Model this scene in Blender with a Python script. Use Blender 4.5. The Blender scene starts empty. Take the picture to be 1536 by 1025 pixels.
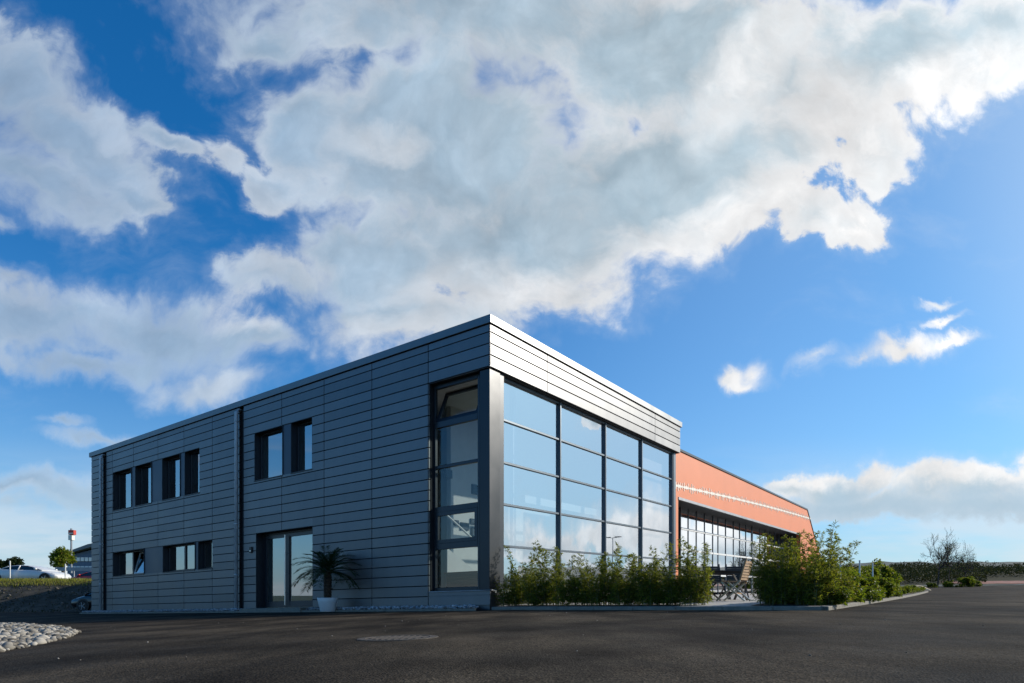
import bpy, bmesh, math, random
from mathutils import Vector, Matrix, noise as mnoise
random.seed(7)
R_ = math.radians
scene = bpy.context.scene
COL = scene.collection

# ------------------------------------------------------------------ camera constants (measured on the photograph)
F = 958.8; CX = 768.0; HY = 893.1; CAMZ = 0.373
SLOPE = 0.0251                       # the site and the building line fall gently to the left
C = Vector((-0.575, 16.7))           # near corner of the office building, in plan
D1 = Vector((0.5796, 0.8149)); D2 = Vector((-0.8149, 0.5796))
BASE = 0.113

# ------------------------------------------------------------------ object helpers
def tag(o, label=None, cat=None, group=None, kind=None):
    if label: o['label'] = label
    if cat: o['category'] = cat
    if group: o['group'] = group
    if kind: o['kind'] = kind
    return o

def empty(name, loc=(0, 0, 0), rz=0.0, label=None, cat=None, group=None):
    o = bpy.data.objects.new(name, None); COL.objects.link(o)
    o.location = loc; o.rotation_euler = (0, 0, rz); o.empty_display_size = 0.2
    return tag(o, label, cat, group)

class MB:
    """collects faces, then links them as ONE mesh object"""
    def __init__(self): self.v = []; self.f = []; self.m = []; self.cur = 0
    def quad(self, pts):
        n = len(self.v); self.v += [tuple(p) for p in pts]; self.f.append(tuple(range(n, n + len(pts)))); self.m.append(self.cur)
    def hexa(self, p):               # 8 points: bottom 4 ccw, top 4 ccw
        n = len(self.v); self.v += [tuple(q) for q in p]
        for a in ((3, 2, 1, 0), (4, 5, 6, 7), (0, 1, 5, 4), (1, 2, 6, 5), (2, 3, 7, 6), (3, 0, 4, 7)):
            self.f.append(tuple(n + i for i in a)); self.m.append(self.cur)
    def box(self, x0, x1, y0, y1, z0, z1):
        self.hexa([(x0, y0, z0), (x1, y0, z0), (x1, y1, z0), (x0, y1, z0), (x0, y0, z1), (x1, y0, z1), (x1, y1, z1), (x0, y1, z1)])
    def bar(self, a, b, w, h=None, up=(0, 0, 1)):
        a = Vector(a); b = Vector(b); h = h or w; d = (b - a).normalized(); up = Vector(up)
        if abs(d.dot(up)) > 0.95: up = Vector((1, 0, 0))
        s = d.cross(up).normalized() * (w / 2); t = s.cross(d).normalized() * (h / 2)
        self.hexa([a - s - t, a + s - t, b + s - t, b - s - t, a - s + t, a + s + t, b + s + t, b - s + t])
    def tube(self, pts, rads, n=8, cap=True):
        pts = [Vector(p) for p in pts]; rings = []
        ref = Vector((0.3, 0.2, 1)).normalized()
        for i, p in enumerate(pts):
            d = (pts[min(i + 1, len(pts) - 1)] - pts[max(i - 1, 0)]).normalized()
            r = ref if abs(d.dot(ref)) < 0.93 else Vector((1, 0, 0))
            s = d.cross(r).normalized(); t = s.cross(d)
            rr = rads[i] if isinstance(rads, (list, tuple)) else rads
            k = len(self.v)
            for j in range(n):
                a = 2 * math.pi * j / n
                self.v.append(tuple(p + s * (rr * math.cos(a)) + t * (rr * math.sin(a))))
            rings.append(k)
        for i in range(len(rings) - 1):
            for j in range(n):
                self.f.append((rings[i] + j, rings[i] + (j + 1) % n, rings[i + 1] + (j + 1) % n, rings[i + 1] + j)); self.m.append(self.cur)
        if cap:
            self.f.append(tuple(rings[0] + j for j in range(n))[::-1]); self.m.append(self.cur)
            self.f.append(tuple(rings[-1] + j for j in range(n))); self.m.append(self.cur)
    def lathe(self, prof, n=24, c=(0, 0, 0)):
        rings = []
        for r, z in prof:
            k = len(self.v)
            for j in range(n):
                a = 2 * math.pi * j / n
                self.v.append((c[0] + r * math.cos(a), c[1] + r * math.sin(a), c[2] + z))
            rings.append(k)
        for i in range(len(rings) - 1):
            for j in range(n):
                self.f.append((rings[i] + j, rings[i] + (j + 1) % n, rings[i + 1] + (j + 1) % n, rings[i + 1] + j)); self.m.append(self.cur)
    def build(self, name, mats, parent=None, smooth=False, loc=None, fix=True):
        me = bpy.data.meshes.new(name)
        me.from_pydata(self.v, [], self.f)
        mats = mats if isinstance(mats, (list, tuple)) else [mats]
        for m in mats: me.materials.append(m)
        if len(mats) > 1: me.polygons.foreach_set('material_index', self.m)
        if fix and len(self.f) < 20000:
            bm = bmesh.new(); bm.from_mesh(me); bmesh.ops.recalc_face_normals(bm, faces=bm.faces[:]); bm.to_mesh(me); bm.free()
        if smooth: me.polygons.foreach_set('use_smooth', [True] * len(me.polygons))
        me.update()
        o = bpy.data.objects.new(name, me); COL.objects.link(o)
        if parent is not None: o.parent = parent
        if loc is not None: o.location = loc
        return o

def bevel(o, w=0.01, seg=2):
    m = o.modifiers.new('bevel', 'BEVEL'); m.width = w; m.segments = seg; m.limit_method = 'ANGLE'; m.angle_limit = R_(40)
    return o

def copy_tree(o, parent=None):
    c = o.copy(); COL.objects.link(c); c.parent = parent
    for ch in o.children: copy_tree(ch, c)
    return c

# ------------------------------------------------------------------ node materials
def newmat(name):
    m = bpy.data.materials.new(name); m.use_nodes = True
    nt = m.node_tree; nt.nodes.clear(); out = nt.nodes.new('ShaderNodeOutputMaterial')
    return m, nt, out

def principled(name, col, rough=0.6, metal=0.0, var=0.15, scale=3.0, bump=0.0, bscale=60.0, spec=0.5, col2=None, detail=6, stretch=None, coat=0.0):
    m, nt, out = newmat(name); N = nt.nodes; L = nt.links
    b = N.new('ShaderNodeBsdfPrincipled'); L.new(b.outputs[0], out.inputs[0])
    b.inputs['Roughness'].default_value = rough; b.inputs['Metallic'].default_value = metal
    b.inputs['Specular IOR Level'].default_value = spec; b.inputs['Coat Weight'].default_value = coat
    tc = N.new('ShaderNodeTexCoord'); vec = tc.outputs['Object']
    if stretch:
        mp = N.new('ShaderNodeMapping'); mp.inputs['Scale'].default_value = stretch; L.new(vec, mp.inputs[0]); vec = mp.outputs[0]
    nz = N.new('ShaderNodeTexNoise'); nz.inputs['Scale'].default_value = scale; nz.inputs['Detail'].default_value = detail; L.new(vec, nz.inputs['Vector'])
    rp = N.new('ShaderNodeValToRGB'); L.new(nz.outputs['Fac'], rp.inputs[0])
    c2 = col2 or tuple(min(1, c * (1 + var)) for c in col); c1 = col if col2 else tuple(c * (1 - var) for c in col)
    rp.color_ramp.elements[0].position = 0.3; rp.color_ramp.elements[1].position = 0.7
    rp.color_ramp.elements[0].color = (*c1, 1); rp.color_ramp.elements[1].color = (*c2, 1)
    L.new(rp.outputs[0], b.inputs['Base Color'])
    if bump:
        n2 = N.new('ShaderNodeTexNoise'); n2.inputs['Scale'].default_value = bscale; n2.inputs['Detail'].default_value = 4; L.new(vec, n2.inputs['Vector'])
        bp = N.new('ShaderNodeBump'); bp.inputs['Strength'].default_value = bump; bp.inputs['Distance'].default_value = 0.02
        L.new(n2.outputs['Fac'], bp.inputs['Height']); L.new(bp.outputs[0], b.inputs['Normal'])
    return m

def glass_mat(name, tint=(0.55, 0.68, 0.70), refl=0.35, rcol=(0.9, 0.95, 1.0), rough=0.0, wav=0.0, spread=0.0):
    m, nt, out = newmat(name); N = nt.nodes; L = nt.links
    t = N.new('ShaderNodeBsdfTransparent'); t.inputs[0].default_value = (*tint, 1)
    g = N.new('ShaderNodeBsdfGlossy'); g.inputs['Color'].default_value = (*rcol, 1); g.inputs['Roughness'].default_value = rough
    fc = N.new('ShaderNodeLayerWeight'); fc.inputs['Blend'].default_value = 0.5
    lw = N.new('ShaderNodeMath'); lw.operation = 'POWER'; L.new(fc.outputs['Facing'], lw.inputs[0]); lw.inputs[1].default_value = 4.0
    ma = N.new('ShaderNodeMath'); ma.operation = 'MULTIPLY_ADD'; ma.use_clamp = True
    L.new(lw.outputs[0], ma.inputs[0]); ma.inputs[1].default_value = 1.0 - refl; ma.inputs[2].default_value = refl
    if wav:
        tc = N.new('ShaderNodeTexCoord'); nz = N.new('ShaderNodeTexNoise'); nz.inputs['Scale'].default_value = 0.9; nz.inputs['Detail'].default_value = 0
        bp = N.new('ShaderNodeBump'); bp.inputs['Strength'].default_value = wav; bp.inputs['Distance'].default_value = 0.02
        L.new(tc.outputs['Object'], nz.inputs['Vector']); L.new(nz.outputs['Fac'], bp.inputs['Height']); L.new(bp.outputs[0], g.inputs['Normal'])
    if spread:
        g2 = N.new('ShaderNodeBsdfGlossy'); g2.inputs['Color'].default_value = (*rcol, 1); g2.inputs['Roughness'].default_value = 0.085
        mg = N.new('ShaderNodeMixShader'); mg.inputs[0].default_value = spread; L.new(g.outputs[0], mg.inputs[1]); L.new(g2.outputs[0], mg.inputs[2]); g = mg
    mx = N.new('ShaderNodeMixShader'); L.new(ma.outputs[0], mx.inputs[0]); L.new(t.outputs[0], mx.inputs[1]); L.new(g.outputs[0], mx.inputs[2])
    L.new(mx.outputs[0], out.inputs[0]); return m

def leaf_mat(name, c1, c2, trans=0.4, rough=0.55):
    m, nt, out = newmat(name); N = nt.nodes; L = nt.links
    geo = N.new('ShaderNodeNewGeometry'); rp = N.new('ShaderNodeValToRGB')
    L.new(geo.outputs['Random Per Island'], rp.inputs[0])
    rp.color_ramp.elements[0].color = (*c1, 1); rp.color_ramp.elements[1].color = (*c2, 1)
    if trans > 0.3:
        rp.color_ramp.elements[1].position = 0.93; e3 = rp.color_ramp.elements.new(0.97); e3.color = (0.20, 0.14, 0.05, 1)
    b = N.new('ShaderNodeBsdfPrincipled'); b.inputs['Roughness'].default_value = rough; L.new(rp.outputs[0], b.inputs['Base Color'])
    b.inputs['Specular IOR Level'].default_value = 0.14
    t = N.new('ShaderNodeBsdfTranslucent'); mc = N.new('ShaderNodeMixRGB'); mc.blend_type = 'MULTIPLY'; mc.inputs[0].default_value = 1
    L.new(rp.outputs[0], mc.inputs[1]); mc.inputs[2].default_value = (1.6, 1.5, 0.7, 1); L.new(mc.outputs[0], t.inputs[0])
    mx = N.new('ShaderNodeMixShader'); mx.inputs[0].default_value = trans; L.new(b.outputs[0], mx.inputs[1]); L.new(t.outputs[0], mx.inputs[2])
    L.new(mx.outputs[0], out.inputs[0]); return m

def asphalt_mat():
    m, nt, out = newmat('asphalt'); N = nt.nodes; L = nt.links
    b = N.new('ShaderNodeBsdfPrincipled'); L.new(b.outputs[0], out.inputs[0])
    tc = N.new('ShaderNodeTexCoord'); v = tc.outputs['Object']
    def nz(scale, detail, rough=0.5, vec=v):
        n = N.new('ShaderNodeTexNoise'); n.inputs['Scale'].default_value = scale; n.inputs['Detail'].default_value = detail; n.inputs['Roughness'].default_value = rough; L.new(vec, n.inputs['Vector']); return n.outputs['Fac']
    def ramp(x, p0, p1, a, c):
        r = N.new('ShaderNodeValToRGB'); L.new(x, r.inputs[0]); e = r.color_ramp.elements
        e[0].position = p0; e[1].position = p1; e[0].color = (*a, 1); e[1].color = (*c, 1); return r.outputs[0]
    def mixm(mode, fac, a, c):
        x = N.new('ShaderNodeMixRGB'); x.blend_type = mode
        if isinstance(fac, float): x.inputs[0].default_value = fac
        else: L.new(fac, x.inputs[0])
        L.new(a, x.inputs[1]); L.new(c, x.inputs[2]); return x.outputs[0]
    vor = N.new('ShaderNodeTexVoronoi'); vor.inputs['Scale'].default_value = 85; L.new(v, vor.inputs['Vector'])
    grain = ramp(vor.outputs['Color'], 0.15, 0.95, (0.020, 0.0170, 0.0132), (0.080, 0.067, 0.052))
    mp = N.new('ShaderNodeMapping'); mp.inputs['Scale'].default_value = (1, 0.28, 1); mp.inputs['Rotation'].default_value = (0, 0, R_(38)); L.new(v, mp.inputs[0])
    wear = ramp(nz(0.9, 7, 0.62, mp.outputs[0]), 0.40, 0.62, (0.62, 0.62, 0.62), (1.5, 1.46, 1.38))
    mpt = N.new('ShaderNodeMapping'); mpt.inputs['Location'].default_value = (14, -22, 0); L.new(v, mpt.inputs[0])
    wv = N.new('ShaderNodeTexWave'); wv.wave_type = 'RINGS'; wv.rings_direction = 'Z'; wv.inputs['Scale'].default_value = 0.13; wv.inputs['Distortion'].default_value = 2.2; wv.inputs['Detail'].default_value = 3; wv.inputs['Detail Scale'].default_value = 0.5; L.new(mpt.outputs[0], wv.inputs['Vector'])
    tyre = ramp(wv.outputs['Fac'], 0.60, 0.95, (1, 1, 1), (0.72, 0.72, 0.73))
    patch = mixm('MULTIPLY', 1.0, ramp(nz(0.30, 5), 0.42, 0.58, (0.70, 0.70, 0.71), (1.25, 1.22, 1.17)), tyre)
    c = mixm('MULTIPLY', 1.0, grain, wear); c = mixm('MULTIPLY', 1.0, c, patch)
    spk = ramp(nz(9, 3), 0.70, 0.78, (0, 0, 0), (1, 1, 1))
    dust = N.new('ShaderNodeRGB'); dust.outputs[0].default_value = (0.13, 0.12, 0.105, 1)
    sm = N.new('ShaderNodeMath'); sm.operation = 'MULTIPLY'; L.new(spk, sm.inputs[0]); sm.inputs[1].default_value = 0.35
    c = mixm('MIX', sm.outputs[0], c, dust.outputs[0])
    L.new(c, b.inputs['Base Color']); b.inputs['Specular IOR Level'].default_value = 0.04
    rr = N.new('ShaderNodeMapRange'); L.new(nz(1.4, 5), rr.inputs[0]); rr.inputs[1].default_value = 0.3; rr.inputs[2].default_value = 0.7; rr.inputs[3].default_value = 0.72; rr.inputs[4].default_value = 0.92
    L.new(rr.outputs[0], b.inputs['Roughness'])
    bp = N.new('ShaderNodeBump'); bp.inputs['Strength'].default_value = 0.75; bp.inputs['Distance'].default_value = 0.006
    L.new(vor.outputs['Distance'], bp.inputs['Height'])
    b2 = N.new('ShaderNodeBump'); b2.inputs['Strength'].default_value = 0.35; b2.inputs['Distance'].default_value = 0.03
    L.new(nz(2.2, 6), b2.inputs['Height']); L.new(bp.outputs[0], b2.inputs['Normal']); L.new(b2.outputs[0], b.inputs['Normal'])
    return m

def panel_mat(name, base, rough, metal):
    """painted metal cassettes: slight tone change from panel to panel, faint oil-canning"""
    m, nt, out = newmat(name); N = nt.nodes; L = nt.links
    b = N.new('ShaderNodeBsdfPrincipled'); L.new(b.outputs[0], out.inputs[0])
    b.inputs['Metallic'].default_value = metal
    geo = N.new('ShaderNodeNewGeometry'); tc = N.new('ShaderNodeTexCoord')
    rp = N.new('ShaderNodeValToRGB'); L.new(geo.outputs['Random Per Island'], rp.inputs[0])
    rp.color_ramp.elements[0].color = (*[c * 0.91 for c in base], 1); rp.color_ramp.elements[1].color = (*[c * 1.09 for c in base], 1)
    n1 = N.new('ShaderNodeTexNoise'); n1.inputs['Scale'].default_value = 1.1; n1.inputs['Detail'].default_value = 6; L.new(tc.outputs['Object'], n1.inputs['Vector'])
    mr = N.new('ShaderNodeMapRange'); L.new(n1.outputs['Fac'], mr.inputs[0]); mr.inputs[1].default_value = 0.3; mr.inputs[2].default_value = 0.7; mr.inputs[3].default_value = 0.90; mr.inputs[4].default_value = 1.08
    mps = N.new('ShaderNodeMapping'); mps.inputs['Scale'].default_value = (3, 3, 0.25); L.new(tc.outputs['Object'], mps.inputs[0])
    n3 = N.new('ShaderNodeTexNoise'); n3.inputs['Scale'].default_value = 1.0; n3.inputs['Detail'].default_value = 6; L.new(mps.outputs[0], n3.inputs['Vector'])
    mr3 = N.new('ShaderNodeMapRange'); L.new(n3.outputs['Fac'], mr3.inputs[0]); mr3.inputs[1].default_value = 0.3; mr3.inputs[2].default_value = 0.7; mr3.inputs[3].default_value = 0.965; mr3.inputs[4].default_value = 1.035
    mm = N.new('ShaderNodeMath'); mm.operation = 'MULTIPLY'; L.new(mr.outputs[0], mm.inputs[0]); L.new(mr3.outputs[0], mm.inputs[1])
    mx = N.new('ShaderNodeVectorMath'); mx.operation = 'SCALE'; L.new(rp.outputs[0], mx.inputs[0]); L.new(mm.outputs[0], mx.inputs['Scale']); L.new(mx.outputs[0], b.inputs['Base Color'])
    m2 = N.new('ShaderNodeMapRange'); L.new(n1.outputs['Fac'], m2.inputs[0]); m2.inputs[1].default_value = 0.25; m2.inputs[2].default_value = 0.75; m2.inputs[3].default_value = rough - 0.05; m2.inputs[4].default_value = rough + 0.05
    L.new(m2.outputs[0], b.inputs['Roughness'])
    n2 = N.new('ShaderNodeTexNoise'); n2.inputs['Scale'].default_value = 1.8; n2.inputs['Detail'].default_value = 1; L.new(tc.outputs['Object'], n2.inputs['Vector'])
    bp = N.new('ShaderNodeBump'); bp.inputs['Strength'].default_value = 0.12; bp.inputs['Distance'].default_value = 0.02; L.new(n2.outputs['Fac'], bp.inputs['Height']); L.new(bp.outputs[0], b.inputs['Normal'])
    return m

M = {}
M['asphalt'] = asphalt_mat()
M['clad'] = panel_mat('grey_metal_cassette', (0.165, 0.168, 0.174), 0.47, 0.82)
M['cap'] = panel_mat('grey_metal_coping', (0.19, 0.195, 0.20), 0.46, 0.82)
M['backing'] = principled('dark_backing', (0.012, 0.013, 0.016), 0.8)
M['frame'] = principled('anthracite_frame', (0.030, 0.036, 0.045), 0.35, 0.3, 0.08)
M['reveal'] = principled('dark_reveal_metal', (0.035, 0.040, 0.048), 0.45, 0.4, 0.08)
M['pier'] = panel_mat('blue_grey_pier', (0.055, 0.072, 0.095), 0.45, 0.5)
M['mull'] = principled('steel_blue_mullion', (0.10, 0.125, 0.15), 0.4, 0.5, 0.06)
M['pillar'] = panel_mat('pillar_metal', (0.028, 0.031, 0.036), 0.36, 0.35)
M['pipe'] = principled('zinc_pipe', (0.50, 0.53, 0.55), 0.5, 0.15, 0.12, 4)
M['glassR'] = glass_mat('curtain_glass', (0.86, 0.92, 0.93), 0.62, (0.88, 0.94, 1.0), wav=0.014, spread=0.16)
M['glassH'] = glass_mat('hall_glass', (0.7, 0.78, 0.8), 0.84, (0.92, 0.96, 1.0), wav=0.006)
M['glassL'] = glass_mat('window_glass', (0.42, 0.55, 0.58), 0.30, (0.92, 0.97, 1.0))
M['glassC'] = glass_mat('corner_glass', (0.88, 0.98, 0.97), 0.06, (0.92, 0.97, 1.0))
M['white'] = principled('white_plaster', (0.82, 0.82, 0.79), 0.8, var=0.04)
M['whitep'] = principled('white_paint', (0.78, 0.78, 0.76), 0.45, var=0.03)
M['floor'] = principled('pale_floor', (0.58, 0.57, 0.54), 0.5, var=0.1)
M['roof'] = principled('roof_membrane', (0.22, 0.22, 0.22), 0.9)
M['orange'] = principled('orange_render', (0.68, 0.185, 0.065), 0.6, var=0.05, scale=0.6, bump=0.05, bscale=30)
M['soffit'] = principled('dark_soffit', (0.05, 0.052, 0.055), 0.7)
M['trim'] = principled('grey_trim', (0.30, 0.31, 0.33), 0.5, 0.4)
M['stitch'] = principled('cream_paint', (0.80, 0.74, 0.64), 0.6, var=0.04)
M['wood'] = principled('desk_wood', (0.20, 0.085, 0.035), 0.4, var=0.35, scale=2, stretch=(1, 1, 12), spec=0.5)
M['steel'] = principled('brushed_steel', (0.62, 0.62, 0.60), 0.3, 1.0, 0.05)
M['black'] = principled('black_plastic', (0.012, 0.012, 0.013), 0.45)
M['rubber'] = principled('rubber', (0.018, 0.018, 0.018), 0.8)
M['conc'] = principled('kerb_concrete', (0.21, 0.19, 0.155), 0.85, var=0.18, scale=7, bump=0.25, bscale=50)
M['terrace'] = principled('terrace_paving', (0.40, 0.38, 0.35), 0.85, var=0.12, scale=2.5, bump=0.1)
M['mulch'] = principled('mulch', (0.035, 0.026, 0.018), 0.95, var=0.5, scale=14, bump=0.8, bscale=35)
M['soil'] = principled('embankment_earth', (0.020, 0.018, 0.012), 0.95, col2=(0.065, 0.055, 0.04), scale=2.2, detail=10, bump=0.8, bscale=7)
M['bankgrass'] = principled('bank_grass', (0.018, 0.021, 0.010), 0.98, col2=(0.045, 0.043, 0.022), scale=0.7, detail=8, bump=0.6, bscale=6, spec=0.1)
M['field'] = principled('field', (0.06, 0.075, 0.03), 0.95, var=0.35, scale=0.05, bump=0.3)
M['grass'] = leaf_mat('grass_blades', (0.12, 0.15, 0.025), (0.34, 0.32, 0.09), 0.5)
M['stone'] = leaf_mat('pale_stone', (0.09, 0.08, 0.065), (0.42, 0.385, 0.33), 0.0, 0.8)
M['earthstone'] = leaf_mat('earthy_stone', (0.05, 0.045, 0.036), (0.19, 0.17, 0.14), 0.0, 0.9)
M['stone2'] = leaf_mat('grey_stone', (0.22, 0.225, 0.24), (0.50, 0.51, 0.53), 0.0, 0.8)
M['bamboo'] = leaf_mat('bamboo_leaf', (0.05, 0.085, 0.013), (0.22, 0.24, 0.035), 0.5, 0.5)
M['shrub'] = leaf_mat('shrub_leaf', (0.06, 0.10, 0.011), (0.17, 0.21, 0.026), 0.46, 0.5)
M['palm'] = leaf_mat('palm_leaf', (0.018, 0.045, 0.018), (0.035, 0.075, 0.028), 0.2, 0.5)
M['lime'] = leaf_mat('lime_leaf', (0.09, 0.13, 0.012), (0.20, 0.24, 0.03), 0.45)
M['dark'] = leaf_mat('dark_leaf', (0.012, 0.024, 0.008), (0.034, 0.05, 0.016), 0.15, 0.9)
M['scrub'] = leaf_mat('scrub_leaf', (0.016, 0.026, 0.010), (0.05, 0.055, 0.025), 0.15, 0.9)
M['culm'] = principled('bamboo_culm', (0.10, 0.11, 0.03), 0.6, var=0.3)
M['bark'] = principled('bark', (0.06, 0.05, 0.042), 0.9, var=0.3, scale=9, bump=0.4, bscale=18)
M['palmtrunk'] = principled('palm_trunk', (0.06, 0.04, 0.026), 0.95, var=0.5, scale=16, bump=0.8, bscale=24)
M['pot'] = principled('white_pot', (0.72, 0.73, 0.73), 0.5, var=0.05, scale=5)
M['teak'] = principled('slat_wood', (0.36, 0.22, 0.11), 0.6, var=0.25, scale=3, stretch=(12, 2, 2))
M['darkwood'] = principled('dark_stained_wood', (0.045, 0.034, 0.028), 0.55, var=0.3, scale=4)
M['silver'] = principled('silver_car_paint', (0.66, 0.66, 0.65), 0.38, 0.15, 0.03, coat=0.2)
M['redcar'] = principled('red_car_paint', (0.50, 0.02, 0.018), 0.3, 0.1, 0.05, coat=0.7)
M['blackcar'] = principled('black_car_paint', (0.006, 0.007, 0.010), 0.3, 0.0, 0.05, coat=0.35, spec=0.4)
M['carglass'] = principled('car_glass', (0.012, 0.016, 0.018), 0.06, 0.0, 0.02, spec=0.8)
M['lampglass'] = principled('lamp_glass', (0.6, 0.62, 0.62), 0.15, 0.2, 0.03)
M['bluewall'] = principled('blue_grey_cladding', (0.12, 0.16, 0.22), 0.6, 0.2)
M['signred'] = principled('sign_red', (0.50, 0.05, 0.035), 0.5)
M['redbank'] = principled('red_gravel', (0.24, 0.085, 0.06), 0.95, var=0.3, scale=1.5, bump=0.5, bscale=12)
M['sand'] = principled('sand', (0.52, 0.42, 0.28), 0.95, var=0.15, scale=2, bump=0.4, bscale=8)
M['hill'] = principled('hillside', (0.045, 0.062, 0.055), 0.95, var=0.4, scale=0.012, detail=10)
M['iron'] = principled('cast_iron', (0.085, 0.07, 0.055), 0.7, 0.3, 0.4, 30, bump=0.6, bscale=90)
M['pinkblind'] = principled('pink_blind', (0.72, 0.50, 0.44), 0.8, var=0.04)
M['blind'] = principled('white_blind', (0.62, 0.64, 0.66), 0.8, var=0.04)

# ------------------------------------------------------------------ ground
def sstep(a, b, x):
    t = max(0.0, min(1.0, (x - a) / (b - a))); return t * t * (3 - 2 * t)
def G(X, Y):
    if X < 0: z = SLOPE * max(X, -20.5)
    else:
        z = 0.0145 * min(X, 60) + sstep(0, 12, X) * 0.00023 * max(0.0, min(Y, 72.0) - 16.7) ** 2
    return z
def ground_px(x, y):
    """point of the ground seen at photo pixel (x, y)"""
    r = (x - CX) / F; Y = 5.0
    for _ in range(60):
        Y = Y * 0.5 + 0.5 * max(0.8, min(90, (CAMZ - G(r * Y, Y)) * F / max(0.5, y - HY)))
    return Vector((r * Y, Y, G(r * Y, Y)))
def at(x, y, Y):
    return Vector(((x - CX) / F * Y, Y, CAMZ + (HY - y) / F * Y))

def grid(xs, ys, zf):
    mb = MB(); n = len(xs)
    mb.v = [(x, y, zf(x, y)) for y in ys for x in xs]
    for j in range(len(ys) - 1):
        for i in range(n - 1):
            a = j * n + i; mb.f.append((a, a + 1, a + n + 1, a + n)); mb.m.append(0)
    return mb
def frange(a, b, n): return [a + (b - a) * i / n for i in range(n + 1)]

o = grid(frange(-4000, 4000, 40), frange(-2000, 6000, 40), lambda x, y: -2.6).build('ground', M['field'], fix=False); tag(o, kind='structure')
xs = frange(-75, -22, 12)[:-1] + frange(-22, 0, 22)[:-1] + frange(0, 14, 28)[:-1] + frange(14, 62, 32)
ys = frange(-20, 0, 8)[:-1] + frange(0, 40, 60)[:-1] + frange(40, 72.5, 24)
o = grid(xs, ys, G).build('asphalt_yard', M['asphalt'], fix=False, smooth=True); tag(o, kind='structure')

# ------------------------------------------------------------------ facade frames
class Frame:
    def __init__(self, u, n): self.u = u; self.n = n
    def p(self, s, out, z):
        q = C + self.u * s + self.n * out
        return Vector((q.x, q.y, z + BASE + SLOPE * (q.x - C.x)))
    def px(self, x, y=None, off=0.0):
        r = Vector(((x - CX) / F, 1.0)); k = (C.dot(self.n) - off) / r.dot(self.n); P = r * k
        s = (P - C).dot(self.u)
        if y is None: return s
        return s, (HY - y) / F * k + CAMZ - BASE - SLOPE * (P.x - C.x)
    def box(self, mb, s0, s1, o0, o1, z0, z1):
        p = self.p
        mb.hexa([p(s0, o0, z0), p(s1, o0, z0), p(s1, o1, z0), p(s0, o1, z0), p(s0, o0, z1), p(s1, o0, z1), p(s1, o1, z1), p(s0, o1, z1)])
FL = Frame(D2, Vector((-0.5796, -0.8149)))
FR = Frame(D1, Vector((0.8149, -0.5796)))

def subtract(rects, op):
    out = []
    for (a, b, c, d) in rects:
        e, f, g, h = op
        if e >= b or f <= a or g >= d or h <= c: out.append((a, b, c, d)); continue
        if e > a: out.append((a, e, c, d))
        if f < b: out.append((f, b, c, d))
        m0, m1 = max(a, e), min(b, f)
        if g > c: out.append((m0, m1, c, g))
        if h < d: out.append((m0, m1, h, d))
    return [r for r in out if r[1] - r[0] > 0.01 and r[3] - r[2] > 0.01]

H = FL.px(735, 472.5)[1]
LEN = FL.px(137)
RLEN = FR.px(1020.5)
off = empty('office_building', (C.x, C.y, 0), 0, 'two-storey office building in dark grey metal panels with a glazed corner', 'building')
off.location = (0, 0, 0)

levels = [H - 0.225, H - 0.43]
while levels[-1] > 0.32: levels.append(levels[-1] - 0.2996)
levels.append(0.0); levels = levels[::-1]
def snap(z): return min(levels, key=lambda l: abs(l - z))

# openings of the left (shaded) facade
def opening(x0, y0b, y0t, x1):
    s1 = FL.px(x0); zb = FL.px(x0, y0b)[1]; zt = FL.px(x0, y0t)[1]
    return (FL.px(x1), s1, zb, zt)
W_up = opening(169.2, 766.5, 709.2, 299.3)
W_lo = opening(169.2, 864.8, 829.0, 318.7)
W_mid = opening(381.6, 721.7, 650.0, 468.2)
DOOR = opening(383.8, 913.5, 800.0, 469.0); DOOR = (DOOR[0], DOOR[1], -0.6, DOOR[3])
FASB = FL.px(735, 550)[1]                      # underside of the fascia at the glazed corner
sill = FL.px(643.4, 887.5)[1]
CORN = (-1.0, FL.px(643.4), sill, FASB)
slotA = (FL.px(159.8), FL.px(154.6), -0.6, H - 0.225)
slotB = (FL.px(365.5), FL.px(358.8), -0.6, H - 0.225)
ops = [W_up, W_lo, W_mid, DOOR, CORN]
cols = sorted([0.0] + [FL.px(x) for x in (642.2, 557.7, 486, 422.5, 362, 318.3, 275.8, 236.9, 200.2, 168.6)] + [LEN])
mb = MB()
for i in range(len(cols) - 1):
    for j in range(len(levels) - 1):
        r = [(cols[i] + (0.012 if i else 0), cols[i + 1] - 0.012, levels[j] + 0.011, levels[j + 1] - 0.011)]
        for op in ops + [slotA, slotB]: r = subtract(r, op)
        for (a, b, c, d) in r: FL.box(mb, a, b, -0.05, 0.0, c, d)
bevel(mb.build('cladding', M['clad'], off), 0.004, 1)
mb = MB(); r = [(0.35, LEN - 0.02, -1.2, H - 0.3)]
for op in ops: r = subtract(r, op)
for (a, b, c, d) in r: FL.box(mb, a, b, -0.36, -0.075, c, d)
mb.build('wall_core', M['backing'], off)
# cladding of the far end wall and the back, so that the block is closed
DEP = RLEN
mb = MB()
for j in range(len(levels) - 1):
    p = lambda out, z, e: FL.p(LEN + e, out, z)
    q0, q1 = -0.002, -DEP
    FL.box(mb, LEN + 0.0, LEN + 0.05, q1, -0.055, levels[j] + 0.011, levels[j + 1] - 0.011)
FL.box(mb, LEN - 0.3, LEN - 0.025, -DEP, -0.40, -1.2, H - 0.3)
FL.box(mb, 0.3, LEN, -DEP - 0.25, -DEP, -1.2, H - 0.3)
mb.build('end_wall', M['clad'], off)

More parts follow.
